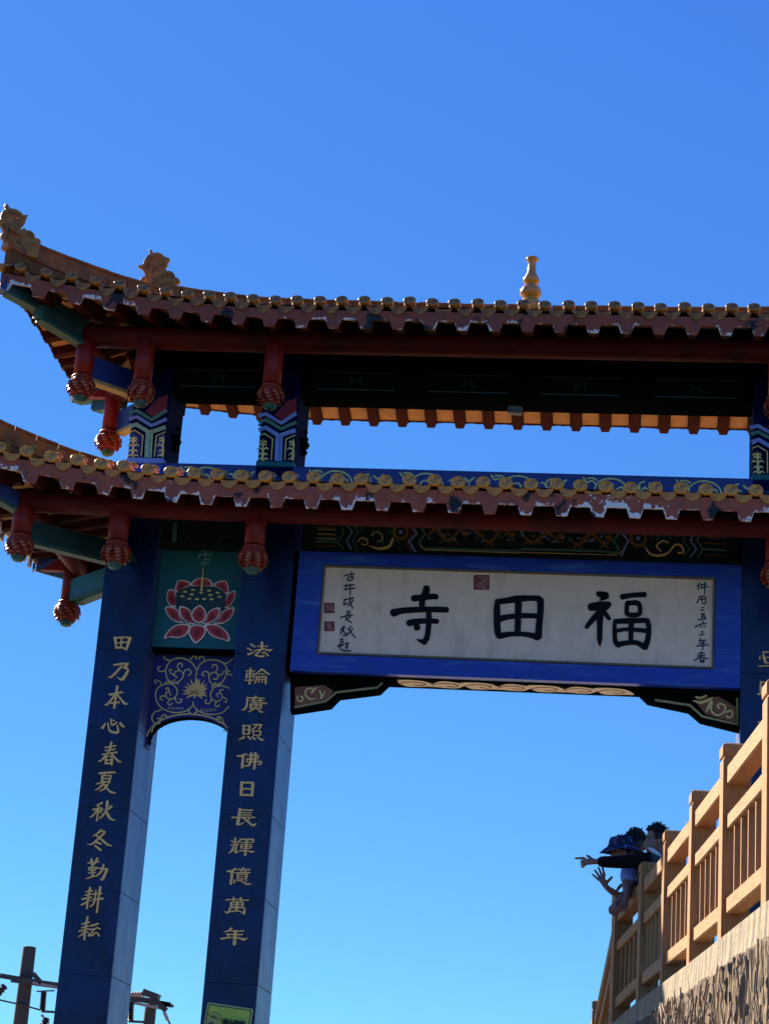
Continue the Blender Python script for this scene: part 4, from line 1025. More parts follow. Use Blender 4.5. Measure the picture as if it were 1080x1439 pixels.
    W_ = 13
    def S(p, w=W_): stroke(mbx, P, p, w, NF, 0)
    S([(575,545),(530,470),(450,425),(370,418),(300,450),(262,505),(250,570),(270,640),(320,682),(380,670),(425,630),(435,580),(400,550),(355,560),(338,600),(372,622)])
    S([(580,545),(620,480),(690,440),(790,440),(860,470),(900,530),(890,600),(850,670),(790,700),(730,680),(710,630),(730,580),(775,570),(805,600),(790,640),(755,635)])
    for p in ([(400,550),(375,510),(390,475),(425,480),(420,508)], [(435,580),(460,545),(500,540),(520,575),(490,602)], [(338,600),(300,575),(290,540),(318,545)],
              [(775,570),(800,530),(785,490),(750,490),(745,515)], [(712,610),(700,570),(660,560),(635,590),(660,606)], [(805,600),(850,590),(860,560)],
              [(540,920),(480,970),(400,995),(300,990),(210,950),(160,890),(140,810),(160,740),(220,700),(300,690),(350,720),(372,770),(350,830),(300,855),(255,830),(250,790),(285,775),(300,812)],
              [(545,925),(600,980),(680,1010),(780,1015),(860,990),(920,930)],
              [(930,740),(870,715),(790,715),(740,760),(725,820),(760,870),(820,870),(850,830),(830,790),(790,800),(805,832)],
              [(285,775),(280,740),(255,735),(258,755)], [(250,825),(205,820),(190,850),(215,862)], [(300,855),(270,890),(295,918),(320,895)], [(350,830),(360,880),(400,890),(420,860),(395,850)],
              [(830,790),(825,760),(862,750)], [(850,830),(890,850),(895,885),(870,880)], [(800,870),(770,910),(800,935),(820,910)], [(740,850),(710,900),(670,890),(680,858)],
              [(200,970),(135,990),(100,1050),(130,1110),(180,1110),(190,1065),(160,1058)], [(190,1070),(220,1022),(258,1032),(246,1058)], [(130,1140),(112,1165),(100,1205)],
              [(830,1060),(795,1070),(802,1042),(842,1052),(862,1100),(905,1165)], [(860,1190),(900,1195)], [(790,1075),(815,1100),(850,1110)],
              [(510,430),(545,400),(576,405),(570,428)], [(660,440),(655,412),(620,400),(604,412),(612,428)], [(860,470),(900,470),(945,440),(960,425)], [(880,560),(920,590),(955,600)], [(885,540),(930,560)],
              [(250,540),(210,560),(175,550),(165,520),(190,505)], [(290,440),(250,430),(228,400)], [(210,710),(190,670),(150,650),(130,670),(150,685)], [(580,560),(572,600)], [(540,880),(540,925)], [(500,960),(492,990),(512,998)], [(575,960),(580,990),(555,1000)]): S(p)
    for c, y in ((310,668),(810,700)):
        for k in range(5): stroke(mbx, P, [(c-50+25*k, y+14*math.sin(k*2)),(c-70+36*k, y+(-22 if k % 2 else 24))], 15, NF, 1 if k % 2 else 0)
    for k in range(6):
        stroke(mbx, P, [(270+30*k, 965,3),(285+30*k,945,12)], 10, NF, 0); stroke(mbx, P, [(630+30*k,985-2*k,12),(620+30*k,950,3)], 10, NF, 0)
    tips = [(565,598),(515,648),(470,682),(440,715),(428,760),(420,800),(465,845),(610,640),(660,655),(690,690),(695,735),(682,785),(690,825),(640,855),(545,850),(510,640),(590,630)]
    for i, (a, b) in enumerate(tips):
        dx, dy = a-552, b-780
        stroke(mbx, P, [(552+dx*.1,780+dy*.1,38),(552+dx*.6+10,780+dy*.55,26),(a,b,3)], 20, NF, 1, th=.003+.0003*i)
    for i in range(7):
        t = i*math.pi/6; stroke(mbx, P, [(552+18*math.cos(t),800-14*math.sin(t),12),(552+70*math.cos(t),800-70*math.sin(t),4)], 9, NF, 2, th=.0085)
    tf(mbx).stuff('painted_scroll', [M['gold_paint'], M['gold'], M['ochre_paint']], ap, fix=False)
side_bay(*lb[0], False); side_bay(*lb[2], True)

# ------------------------------------------------------------------ the name board
PF = 23.985
board = empty('name_board', at(724, 955, y=24.0), 'wide blue framed temple name board with large black characters on white', 'sign')
fx0, fx1, fz0, fz1 = -4.07, 1.292, 7.612, 9.125
px0, px1, pz0, pz1 = -3.735, .955, 7.853, 8.93
fr = MB()
for a, b, c, d in ((fx0,px0-.03,fz0,fz1),(px1+.03,fx1,fz0,fz1)): fr.box(a, b, PF, 24.115, c, d)
for a, b, c, d in ((px0-.03,px1+.03,fz0,pz0-.03),(px0-.03,px1+.03,pz1+.03,fz1)): fr.box(a, b, PF, 24.115, c, d)
fr.build('frame', M['frame_blue'], board)
mo = MB(); t = .022
for a, b, c, d in ((px0-t,px0,pz0-t,pz1+t),(px1,px1+t,pz0-t,pz1+t),(px0,px1,pz0-t,pz0),(px0,px1,pz1,pz1+t)): mo.box(a, b, 23.972, 24.05, c, d)
mo.build('moulding', M['moulding'], board)
MB().box(px0, px1, 24.0, 24.05, pz0, pz1).build('panel', M['sign_white'], board)
PP = 24.0
def brush(name, ox, oy, sc, strokes, m, w0=18, th=.004):
    mb = MB(); P = planeP(ox, oy, sc, PP)
    for s in strokes: stroke(mb, P, s, w0, NF, 0, n=5, th=th)
    return mb.build(name, m, board, fix=False)
brush('large_character', 540, 815, 9.82, [[(580,112,95),(572,170,95),(528,260,85),(515,380,80)],[(400,258,90),(480,248,85),(600,235,80),(700,230,75),(712,248,70)],[(120,458,110),(230,430,84),(400,415,80),(600,408,76),(860,415,80)],[(335,600,90),(430,577,80),(600,568,70),(728,575,70)],[(610,430,75),(612,560,80),(602,700,74),(585,800,78),(545,865,80)],[(560,868,70),(500,845,48),(440,822,8)],[(440,615,80),(452,668,92)]], M['ink'], th=.008)
brush('large_character', 650, 795, 8.308, [[(400,408,50),(400,500,76),(398,650,78),(408,780,76),(428,828,70)],[(400,425,60),(520,408,72),(640,390,80),(800,380,62),(892,388,72)],[(905,402,82),(907,520,76),(892,680,76),(880,832,88)],[(430,822,72),(560,800,56),(700,800,56),(800,815,62),(872,842,72)],[(650,390,82),(645,600,76),(638,805,70)],[(400,632,80),(520,602,62),(700,585,60),(890,590,60)]], M['ink'], th=.008)
brush('large_character', 810, 820, 9.0, [[(268,132,62),(330,150,92),(372,162,80),(290,218,18)],[(175,302,100),(280,285,104),(408,266,76)],[(385,275,90),(272,385,82),(180,482,66),(122,558,50)],[(300,320,104),(292,500,76),(290,700,66),(292,790,20)],[(345,360,60),(412,450,52)],[(572,172,72),(700,150,62),(860,142,68)],[(640,250,62),(632,320,56),(645,392,60),(780,392,62),(800,320,56),(768,250,66),(640,248,60)],[(482,485,52),(478,600,56),(490,740,62),(535,785,72)],[(482,482,62),(640,475,72),(880,468,62)],[(890,472,72),(912,560,62),(900,700,72),(858,812,84)],[(512,775,72),(640,752,62),(760,752,62),(850,802,72)],[(690,480,72),(682,745,60)],[(492,602,50),(640,582,50),(880,600,60)]], M['ink'], th=.008)
L9 = [[[(385,132),(450,115),(522,105)],[(485,80),(482,135)],[(440,150),(430,185),(488,182),(500,145),(442,148)]],
      [[(395,256),(515,242)],[(385,302),(530,286)],[(420,235),(415,310)],[(467,235),(465,372)]],
      [[(390,430),(505,414)],[(402,430),(385,495),(440,472)],[(470,400),(462,450),(500,542)],[(505,440),(440,512)],[(495,405),(508,415)]],
      [[(425,580),(470,578)],[(345,660),(400,640),(500,625)],[(432,600),(412,668),(450,700),(482,722)],[(470,642),(410,692)],[(440,600),(465,610)]],
      [[(340,816),(400,780)],[(375,765),(365,830)],[(402,770),(345,862)],[(380,830),(420,868),(375,885)],[(480,770),(430,812)],[(450,800),(480,850),(530,910)],[(500,800),(412,892)]],
      [[(340,940),(372,930),(365,990),(320,1000)],[(340,965),(362,965)],[(305,1025),(380,1005)],[(345,1010),(340,1050),(400,1080),(475,1075)],[(432,970),(420,1060)],[(400,990),(450,985)],[(410,1030),(445,1020)]]]
for s in L9: brush('inscription_character', 440, 795, 9.0, s, M['ink_small'], 17)
R9 = [[[(420,140),(385,185)],[(402,170),(400,235)],[(430,168),(510,155)],[(492,130),(485,292)],[(430,212),(535,190)],[(440,180),(440,210)]],
      [[(420,325),(405,370),(380,420)],[(420,330),(495,330),(495,425),(452,420)],[(452,340),(450,400)],[(430,370),(490,365)]],
      [[(445,485),(475,480)],[(430,522),(482,514)]],
      [[(435,570),(490,565)],[(465,560),(450,632)],[(440,600),(490,596),(485,632)],[(395,650),(510,634)]],
      [[(460,670),(470,692)],[(350,750),(430,712),(510,700)],[(425,750),(440,738)],[(470,735),(496,746)]],
      [[(435,820),(465,814)],[(415,860),(480,850)]],
      [[(430,910),(410,950)],[(425,940),(510,930)],[(415,975),(490,970)],[(370,1012),(540,996)],[(467,930),(460,1062)]],
      [[(400,1116),(480,1105)],[(385,1150),(490,1140)],[(345,1210),(430,1170),(530,1186)],[(442,1090),(430,1160)],[(430,1190),(430,1230),(478,1230),(475,1190)],[(430,1210),(475,1210)]]]
for s in R9: brush('inscription_character', 940, 805, 9.818, s, M['ink_small'], 18)
def seal(ox, oy, sc, x0, y0, x1, y1, seed):
    P = planeP(ox, oy, sc, PP); mb = MB(); blob(mb, P, [(x0,y0),(x1,y0),(x1,y1),(x0,y1)], NF, 0, th=.002, smooth=False)
    rnd = random.Random(seed); w = (x1-x0)
    for k in range(9):
        a = x0+w*rnd.uniform(.12,.75); b = y0+w*rnd.uniform(.12,.75)
        stroke(mb, P, [(a,b),(a+w*rnd.uniform(.0,.2),b+w*rnd.uniform(-.1,.16)),(min(x1-8,a+w*rnd.uniform(.05,.3)),min(y1-8,b+w*rnd.uniform(.05,.25)))], w*.055, NF, 1, th=.003)
    mb.build('red_seal', [M['seal'], M['seal_pale']], board, fix=False)
seal(440, 795, 9.0, 135, 470, 270, 602, 1); seal(440, 795, 9.0, 135, 705, 270, 830, 2); seal(650, 795, 8.308, 125, 108, 312, 282, 3)

# ------------------------------------------------------------------ small lamp under the lintel
lp = at(724, 560, y=24.36)
lamp = empty('flood_lamp', (lp.x, 24.36, 11.27), 'small grey flood lamp under the dark upper lintel', 'lamp')
MB().beam((lp.x-.09, 24.36, 11.20), (lp.x+.09, 24.36, 11.19), .1, .10).build('housing', M['grey_lamp'], lamp, bevel=.01)
MB().beam((lp.x-.08, 24.30, 11.175), (lp.x+.08, 24.30, 11.165), .012, .03).build('lamp_glass', M['glass'], lamp)
MB().box(lp.x-.012, lp.x+.012, 24.35, 24.37, 11.24, 11.27).build('mounting_arm', M['grey_lamp'], lamp)

# ------------------------------------------------------------------ no-barbecue sign
sp = [at(292,1409,y=23.985), at(356,1418.5,y=23.985)]
sx = (sp[1]-sp[0]); wS = sx.length; sx.normalize(); sz = Vector((-sx.z,0,sx.x)) if sx.x > 0 else Vector((sx.z,0,-sx.x))
hS = .38; O = sp[0]
Ps = lambda a, b: Vector((O.x, 23.972, O.z)) + sx*a - sz*b
sg = empty('prohibition_sign', Vector((O.x+wS/2, 24.0, O.z-hS)), 'small yellow-green prohibition sign fixed low on the second blue column', 'sign')
MB().prism([(0.012,0),(wS-.012,0),(wS,.012),(wS,hS),(0,hS),(0,.012)], lambda a, b, d: Ps(a, b)+Vector((0,d,0)), 0, .012).build('sign_plate', M['sign_rim'], sg)
mb = MB(); blob(mb, Ps, [(.016,.016),(wS-.016,.016),(wS-.016,hS-.016),(.016,hS-.016)], NF, 0, th=.001, smooth=False)
for a, b in ((0,1),(1,2),(2,3),(3,0)):
    c = [(.022,.022),(wS-.022,.022),(wS-.022,hS-.022),(.022,hS-.022)]; stroke(mb, Ps, [c[a],c[b]], .009, NF, 1)
k_ = wS/760; X = lambda a, b: ((a-150)*k_, (b-95)*k_+.004)
blob(mb, Ps, [X(300+95*math.cos(t),360+105*math.sin(t)) for t in [k*math.pi/6 for k in range(12)]], NF, 3, th=.0012)
stroke(mb, Ps, [X(300+125*math.cos(t),360+130*math.sin(t)) for t in [k*math.pi/8 for k in range(17)]], .006, NF, 2, n=2)
stroke(mb, Ps, [X(190,290),X(410,330)], .006, NF, 2); stroke(mb, Ps, [X(255,310),X(335,315)], .018, NF, 1); stroke(mb, Ps, [X(225,430),X(275,395),X(320,440)], .018, NF, 1, n=1)
mb.build('sign_print', [M['sign_green'], M['sign_ink'], M['sign_ring'], mat('pale olive disc', (.34,.40,.10), .4)], sg, fix=False)
for k, ch in enumerate('禁止烧烤'):
    me = glyph(ch, .03, .002); 
    if not me.materials: me.materials.append(M['sign_ink'])
    q = Ps(*X(492+92*k, 370+14*k*0)); q.y = 23.9705
    link(bpy.data.objects.new('sign_character', me), sg, Matrix.Translation(q) @ Matrix.Rotation(-math.atan2(sx.z, sx.x), 4, 'Y') @ Matrix.Diagonal((.072,1,.105,1)))

# ------------------------------------------------------------------ terrace, retaining wall and fence on the right
FP = [(1.06,7.42,3.12), (.89,9.14,3.15), (.728,10.86,3.182), (.582,12.58,3.209), (.452,14.32,3.255), (.310,16.28,3.318), (.150,18.05,3.350), (-.072,19.35,3.262)]
PW = .17; HP = 1.2
def fdir(i):
    a = Vector(FP[max(i-1,0)]); b = Vector(FP[min(i+1,len(FP)-1)]); d = b-a; d.z = 0; return d.normalized()
wall = empty('retaining_wall', (1.0, 14.0, 0), 'rough brown carved retaining wall with stained pale cement coping', 'wall')
def wall_pt(t):
    i = min(int(t), len(FP)-2); f = t-i; return Vector(FP[i]).lerp(Vector(FP[i+1]), f)
ext = [Vector((-.10,19.66,3.25))]
path = [Vector((1.45,3.2,3.06))] + [Vector(p) for p in FP] + ext
# coping blocks: one band cast in lengths
def left_of(i, p): 
    a = path[max(i-1,0)]; b = path[min(i+1,len(path)-1)]; d = (b-a); d.z = 0; d.normalize(); return Vector((-d.y, d.x, 0))
cop_h = .215
for i in range(len(path)-1):
    a, b = path[i], path[i+1]; na, nb = left_of(i, a), left_of(i+1, b); mb = MB(); n = 16; rings = []
    g = .0015
    for k in range(n+1):
        t = g+(1-2*g)*k/n; p = a.lerp(b, t); nn = na.lerp(nb, t).normalized()
        w1 = .012*math.sin(7*(p.y))+random.uniform(-.005,.005)
        o = p+nn*.035; 
        rings.append([o+Vector((0,0,-cop_h+w1*1.2))+nn*.012, o+nn*(.004+random.uniform(-.004,.004))+Vector((0,0,-cop_h*.5)), o+Vector((0,0,-.018)), o-nn*.018+Vector((0,0,-.001)), p-nn*.42+Vector((0,0,-.001)), p-nn*.42+Vector((0,0,-cop_h))])
    mb.loft(rings, 0, False); mb.build('coping', M['coping'], wall)
# rough carved face
mb = MB(); nz = 90; L = []
N_along = 900
def noise1(x, s): return math.sin(x*s*1.7+3*math.sin(x*s*.61))*.5+math.sin(x*s*4.1+1.3)*.3+math.sin(x*s*9.7+.4)*.2
from mathutils import noise as mn
vs_, fs = [], []
ztop = []
def ridged(x, y, z): return (1-min(1, abs(mn.noise(Vector((x, y, z))))*2.4))
TT = []
t = 0.0; tend = (len(path)-1)*.9999
while t < tend: TT.append(t); t += .0105*(1 if 2.4 < t < 7.6 else 4)*(.55+.45*min(1, max(0, (t-2.4)/4)))/.8 if True else 0
TT.append(tend); nz = 100
for i, t in enumerate(TT):
    k = int(t); p = path[k].lerp(path[k+1], t-k); nn = left_of(k, p).lerp(left_of(k+1, p), t-k).normalized()
    zt = p.z-cop_h+.012
    for j in range(nz+1):
        v = (j/nz)**1.9; z = zt-(zt+.1)*v
        s = p.y; w_ = .5*mn.noise(Vector((s*1.1, z*1.3, 0)))
        d = .02+.034*ridged(s*5.5+w_, z*.55, 9)**2+.030*ridged(s*13+w_*3, z*1.2, 3)**2+.017*ridged(s*27+w_*3, z*1.3, 5)+.008*mn.noise(Vector((s*60, z*7, 1)))+.004*mn.noise(Vector((s*20, z*20, 5)))
        d *= min(1, .25+v*90)
        vs_.append(p+nn*(.02+d)+Vector((0,0,z-p.z+.02*mn.noise(Vector((s*14,2,0))))))
for i in range(len(TT)-1):
    for j in range(nz):
        k = i*(nz+1)+j; fs.append((k, k+1, k+nz+2, k+nz+1))
MB().add(vs_, fs, 0, True).build('rough_face', M['rough'], wall)
# dead vines hanging on the wall, and root shaped carved strands
mb = MB()
def on_wall(y, z, out):
    for k in range(len(path)-1):
        if path[k].y <= y <= path[k+1].y:
            t = (y-path[k].y)/(path[k+1].y-path[k].y); p = path[k].lerp(path[k+1], t); nn = left_of(k, p); return Vector((p.x, y, 0))+nn*out+Vector((0,0,z)), p.z
    return Vector((path[-1].x, y, z)), path[-1].z
rv = random.Random(11)
for s in range(300):
    y = rv.gauss(14.3,1.1) if s % 3 else rv.uniform(9.4, 19); y = min(19, max(9.4, y)); q, pz = on_wall(y, 0, 0); z0 = pz-cop_h-rv.uniform(.0,.5)
    dense = math.exp(-((y-14.2)/1.2)**2)
    r0 = rv.uniform(.003,.009)*(1+.0*dense); L_ = rv.uniform(.2,.8); lean = rv.uniform(-.25,.25)*(1+dense*2)
    pts = []; n = 6; yy = y; zz = z0
    for k in range(n):
        pts.append(on_wall(min(19.6,max(3.3,yy)), zz, .105+.03*rv.random()+dense*.03)[0]); yy += lean*L_/n+rv.uniform(-.02,.02); zz -= L_/n
    mb.tube(pts, [r0*(1-.6*k/(n-1)) for k in range(n)], 5)
tag(mb.build('dry_vines', M['vine'], wall), kind='stuff')
mb = MB()
for s in range(170):
    y = rv.uniform(9.6, 19.4); q, pz = on_wall(y, 0, 0); z0 = pz-cop_h-rv.uniform(.02,.9); L_ = rv.uniform(.35,1.0); n = 7; yy = y; zz = z0; pts = []; r0 = rv.uniform(.014,.034); lean = rv.uniform(-.14,.14)
    for k in range(n):
        pts.append(on_wall(min(19.6,max(3.3,yy)), zz, .042)[0]); yy += lean*L_/n+rv.uniform(-.015,.015); zz -= L_/n
    mb.tube(pts, [r0*(.35+.65*math.sin(math.pi*(k+.6)/(n+.2)))*rv.uniform(.8,1.1) for k in range(n)], 7)
tag(mb.build('carved_strands', M['rough'], wall), kind='stuff')
# thin stray twigs up on the coping
for (y, h) in ((13.7,.16),(15.3,.12),(15.6,.14),(12.1,.05)):
    q0, pz = on_wall(y, 0, 0); pts = [on_wall(y+.02*k+.03*math.sin(k*2), pz-cop_h-.05+h*k/5, .06)[0] for k in range(6)]
    MB().tube(pts, [.004-.0005*k for k in range(6)], 5).build('twig', M['vine'], wall)

# terrace ground behind the fence
mb = MB(); top = [p-left_of(i, p)*.40+Vector((0,0,-.03)) for i, p in enumerate(path)]
far = [Vector((14, p.y, p.z-.03)) for p in path]
vs_ = top+far; m = len(top)
mb.add(vs_, [(i, i+m, i+m+1, i+1) for i in range(m-1)])
mb.add([top[-1], far[-1], Vector((14,19.9,-.02)), Vector((top[-1].x,19.9,-.02))], [(0,1,2,3)])
mb.add([top[0], far[0], Vector((14,3.2,-.02)), Vector((top[0].x,3.2,-.02))], [(3,2,1,0)])
tag(mb.build('terrace', M['paving'], None, fix=False), kind='structure')

fence = empty('timber_fence', (.6, 14, 3.25), 'orange brown timber railing with square posts and balusters above the wall', 'fence')
def post(i, p, h=HP, nm='post'):
    d = fdir(i); n = Vector((-d.y, d.x, 0)); o = Vector(p); c = lambda a, b, z: o-n*a+d*b+Vector((0,0,z))   # a: to the right, b: away
    mb = MB(); e = .008
    def ring(z, ins): return [c(ins,ins,z), c(PW-ins,ins,z), c(PW-ins,PW-ins,z), c(ins,PW-ins,z)]
    mb.loft([ring(0,0), ring(h-.10,0), ring(h-.094,.007), ring(h-.084,.007), ring(h-.078,-.004), ring(h-.012,-.004), ring(h,.014)], 0, False)
    return mb.build(nm, M['wood_up'], fence, bevel=.004)
for i, p in enumerate(FP): post(i, p)
def bay(i, p, q, h0=HP, h1=HP, nb=5, low=True):
    """rails from post q (far) to post p (near)"""
    d = fdir(i); p, q = Vector(p), Vector(q); dd = (q-p); dl = Vector((dd.x, dd.y, 0)).normalized(); n = Vector((-dl.y, dl.x, 0))
    a = p+dl*(PW+.0); b = q+dl*.0
    def rail(z, hh, off, w, nm='rail'):
        A = a-n*(off+w/2)+Vector((0,0,z+h0-HP)); B = b-n*(off+w/2)+Vector((0,0,z+h1-HP))
        return MB().beam(A, B, w, hh, ch=.008).build(nm, M['wood'], fence)
    rail(HP-.205, .118, .022, .115); rail(HP-.49, .095, .026, .10)
    if low: rail(.205, .10, .026, .10)
    for k in range(nb):
        t = (k+.75)/(nb+.5); c = a.lerp(b, t)-n*.06; dz = (h0-HP)*(1-t)+(h1-HP)*t
        MB().beam(c+Vector((0,0,.255 if low else .0)), c+Vector((0,0,HP-.535+dz)), .036, .036, up=dl, ch=.004).build('baluster', M['wood_up'], fence)
for i in range(len(FP)-1): bay(i, FP[i], FP[i+1])
# stair part beyond, dropping away from the terrace
SP = [Vector((-.275,21.35,2.47)), Vector((-.50,23.0,1.6))]
stair = empty('stair_fence', (-.3, 21.4, 1.6), 'timber stair railing dropping away behind the last fence post', 'fence')
_f = fence; fence = stair; W[fence.name] = Matrix.Translation((-.3,21.4,1.6))
FP2 = FP; 
def spost(p):
    p = Vector(p); mb = MB()
    def ring(z, ins): return [p+Vector((ins,ins,z)), p+Vector((PW-ins,ins,z)), p+Vector((PW-ins,PW-ins,z)), p+Vector((ins,PW-ins,z))]
    mb.loft([ring(-1.6 if p.z > 2 else -1.5,0), ring(HP-.10,0), ring(HP-.094,.007), ring(HP-.084,.007), ring(HP-.078,-.004), ring(HP-.012,-.004), ring(HP,.014)], 0, False)
    mb.build('post', M['wood_up'], fence, bevel=.004)
for p in SP: spost(p)
def srun(p, q):
    p, q = Vector(p), Vector(q); d = Vector((q.x-p.x, q.y-p.y, 0)).normalized(); n = Vector((-d.y, d.x, 0)); a = p+d*PW; b = q.copy()
    for z, hh in ((HP-.20,.118),(HP-.49,.095),(.20,.10)):
        MB().beam(a-n*.08+Vector((0,0,z)), b-n*.08+Vector((0,0,z)), .11, hh, ch=.008).build('rail', M['wood'], fence)
    for k in range(6):
        t = (k+.6)/6.2; c = a.lerp(b, t)-n*.08
        MB().beam(c+Vector((0,0,.25)), c+Vector((0,0,HP-.54)), .036, .036, up=d, ch=.004).build('baluster', M['wood_up'], fence)
srun(FP[-1], SP[0]); srun(SP[0], SP[1])
fence = _f
mb = MB()
for k in range(12):
    t = k/12; y = 19.75+t*4.0; z = 3.2-.165*(k+1)
    mb.box(-.10-.12*(y-19.7), 1.25, y, y+.34, max(0, z-1.6), z)
tag(mb.build('stairs', M['paving'], None), kind='structure')

# ------------------------------------------------------------------ utility pole far behind on the left
UY = 48.0
U = lambda a, b, dy=0: at(a, b, y=UY+dy)
t1 = U(40,1331)
up = empty('utility_pole', (t1.x, UY, 0), 'twin grey concrete utility pole with steel crossarm and insulators', 'utility pole')
def gp(px, py, r, py2=1450):
    a = U(px, py); b = U(px-(1439-py)*.115, 1439); d = (b-a); 
    MB().tube([a, Vector((a.x, UY, a.z-.03)), Vector((a.x, UY, 0))], [r*.93, r, r*1.35], 16).build('pole', M['concrete'], up)
gp(41.5, 1331, .155); gp(212, 1412, .135)
def bar(p, q, w, h, m='steel', nm='crossarm', dy=-.22): 
    a = U(*p)+Vector((0,dy,0)); b = U(*q)+Vector((0,dy,0)); MB().beam(a, b, w, h).build(nm, M[m], up)
bar((4,1373),(242,1414), .08, .11); bar((50,1383),(235,1420), .10, .06, 'steel_pale'); bar((20,1378),(84,1387), .09, .14)
bar((50,1370),(62,1384), .1, .10, 'steel', 'strap'); bar((30,1374),(52,1382), .36, .08, 'steel', 'strap', -.0)
bar((150,1400),(226,1410), .10, .12, 'steel'); bar((226,1410),(246,1416), .08, .07, 'steel')
bar((205,1396),(226,1404), .3, .14, 'steel', 'clamp'); bar((218,1404),(236,1422), .12, .12, 'steel', 'clamp')
def insulator(p, q, r, m='insul', n=8):
    a = U(*p)+Vector((0,-.28,0)); b = U(*q)+Vector((0,-.28,0)); pts = []; rad = []
    for k in range(n*2+1): pts.append(a.lerp(b, k/(n*2))); rad.append(r*(1.0 if k % 2 else .6))
    MB().tube(pts, rad, 10, sm=False).build('insulator', M[m], up)
insulator((66,1396),(64,1422), .085); insulator((188,1410),(187,1437), .085); insulator((12,1387),(-6,1408), .10, 'insul', 5)
insulator((184,1400),(211,1399), .075, 'insul_pale', 7); insulator((70,1432),(62,1452), .1, 'insul', 5); insulator((234,1424),(239,1436), .05, 'insul_pale', 4)
bar((55,1395),(80,1394), .04, .03, 'steel', 'hook'); bar((62,1423),(80,1424), .06, .05); bar((184,1437),(205,1438), .06, .05)
bar((62,1428),(72,1440), .05, .05, 'steel_pale', 'hook')
for pts in (((-40,1395),(-5,1405),(30,1413),(60,1421)), ((236,1430),(250,1460),(262,1500))):
    a = [U(*p)+Vector((0,-.2,0)) for p in pts]; MB().tube(catmull(a, 5), .022, 6).build('cable', M['cable'], up)

# ------------------------------------------------------------------ people leaning on the fence
def skin_mesh(nodes, edges, sub=2):
    """nodes: name -> (pos, radius); grown with a skin modifier"""
    names = list(nodes); me = bpy.data.meshes.new('s')
    me.from_pydata([tuple(nodes[n][0]) for n in names], [(names.index(a), names.index(b)) for a, b in edges], [])
    o = bpy.data.objects.new('s', me); COL.objects.link(o)
    sk = o.modifiers.new('skin', 'SKIN'); sk.use_smooth_shade = True; ss = o.modifiers.new('sub', 'SUBSURF'); ss.levels = sub
    for i, n in enumerate(names):
        r = nodes[n][1]; r = (r, r) if not hasattr(r, '__len__') else r
        me.skin_vertices[0].data[i].radius = r
        me.skin_vertices[0].data[i].use_root = (i == 0)
    dg = bpy.context.evaluated_depsgraph_get(); dg.update()
    out = bpy.data.meshes.new_from_object(o.evaluated_get(dg))
    bpy.data.objects.remove(o)
    return out
def merge(name, parts, mats, parent):
    bm = bmesh.new()
    for me, M4 in parts:
        t = me.copy(); t.transform(M4); bm.from_mesh(t); bpy.data.meshes.remove(t)
    me = bpy.data.meshes.new(name); bm.to_mesh(me); bm.free()
    for p in me.polygons: p.use_smooth = True
    me.materials.clear()
    for m in (mats if isinstance(mats, list) else [mats]): me.materials.append(m)
    return link(bpy.data.objects.new(name, me), parent)

def head_mesh():
    """head facing -x, centre at the origin, 0.235 tall"""
    #   z      front  back  halfwidth
    S = [(-.122,.050,.010,.020),(-.116,.074,.030,.038),(-.100,.083,.046,.050),(-.085,.080,.058,.056),(-.072,.082,.066,.060),(-.058,.081,.074,.064),(-.044,.080,.082,.068),(-.028,.080,.090,.071),(-.010,.079,.096,.074),(.008,.077,.100,.076),(.020,.083,.102,.077),(.040,.084,.103,.078),(.062,.078,.099,.076),(.084,.062,.086,.067),(.102,.038,.060,.048),(.112,.010,.025,.018)]
    mb = MB(); n = 28; rings = []
    for z, f, b, w in S:
        r = []
        for k in range(n):
            a = 2*math.pi*k/n; c, s = math.cos(a), math.sin(a)   # a=0 -> front
            x = -(f if c > 0 else b)*math.copysign(abs(c)**.85, c); y = w*math.copysign(abs(s)**.9, s)
            if c > .93:                                        # nose, lips
                k2 = (c-.93)/.07
                nose = {-.044:.026, -.058:.012, -.028:.026, -.010:.016, .008:.008}.get(z, 0)
                lips = {-.072:.008, -.085:.006}.get(z, 0)
                x -= (nose+lips)*k2
            if .60 < c < .93 and z in (-.010, .008): x += .009      # eye sockets
            r.append(Vector((x, y, z)))
        rings.append(r)
    mb.loft(rings, 0, True)
    for sg in (-1, 1):                                          # ears
        mb.lathe((.012, sg*.076, -.02), [(.004,-.034),(.014,-.026),(.018,-.006),(.020,.016),(.012,.030),(.004,.034)], 8)
    return mb
def make_mesh(mb):
    me = bpy.data.meshes.new('m'); me.from_pydata(mb.v, [], mb.f); me.update(); return me
HEAD = make_mesh(head_mesh())
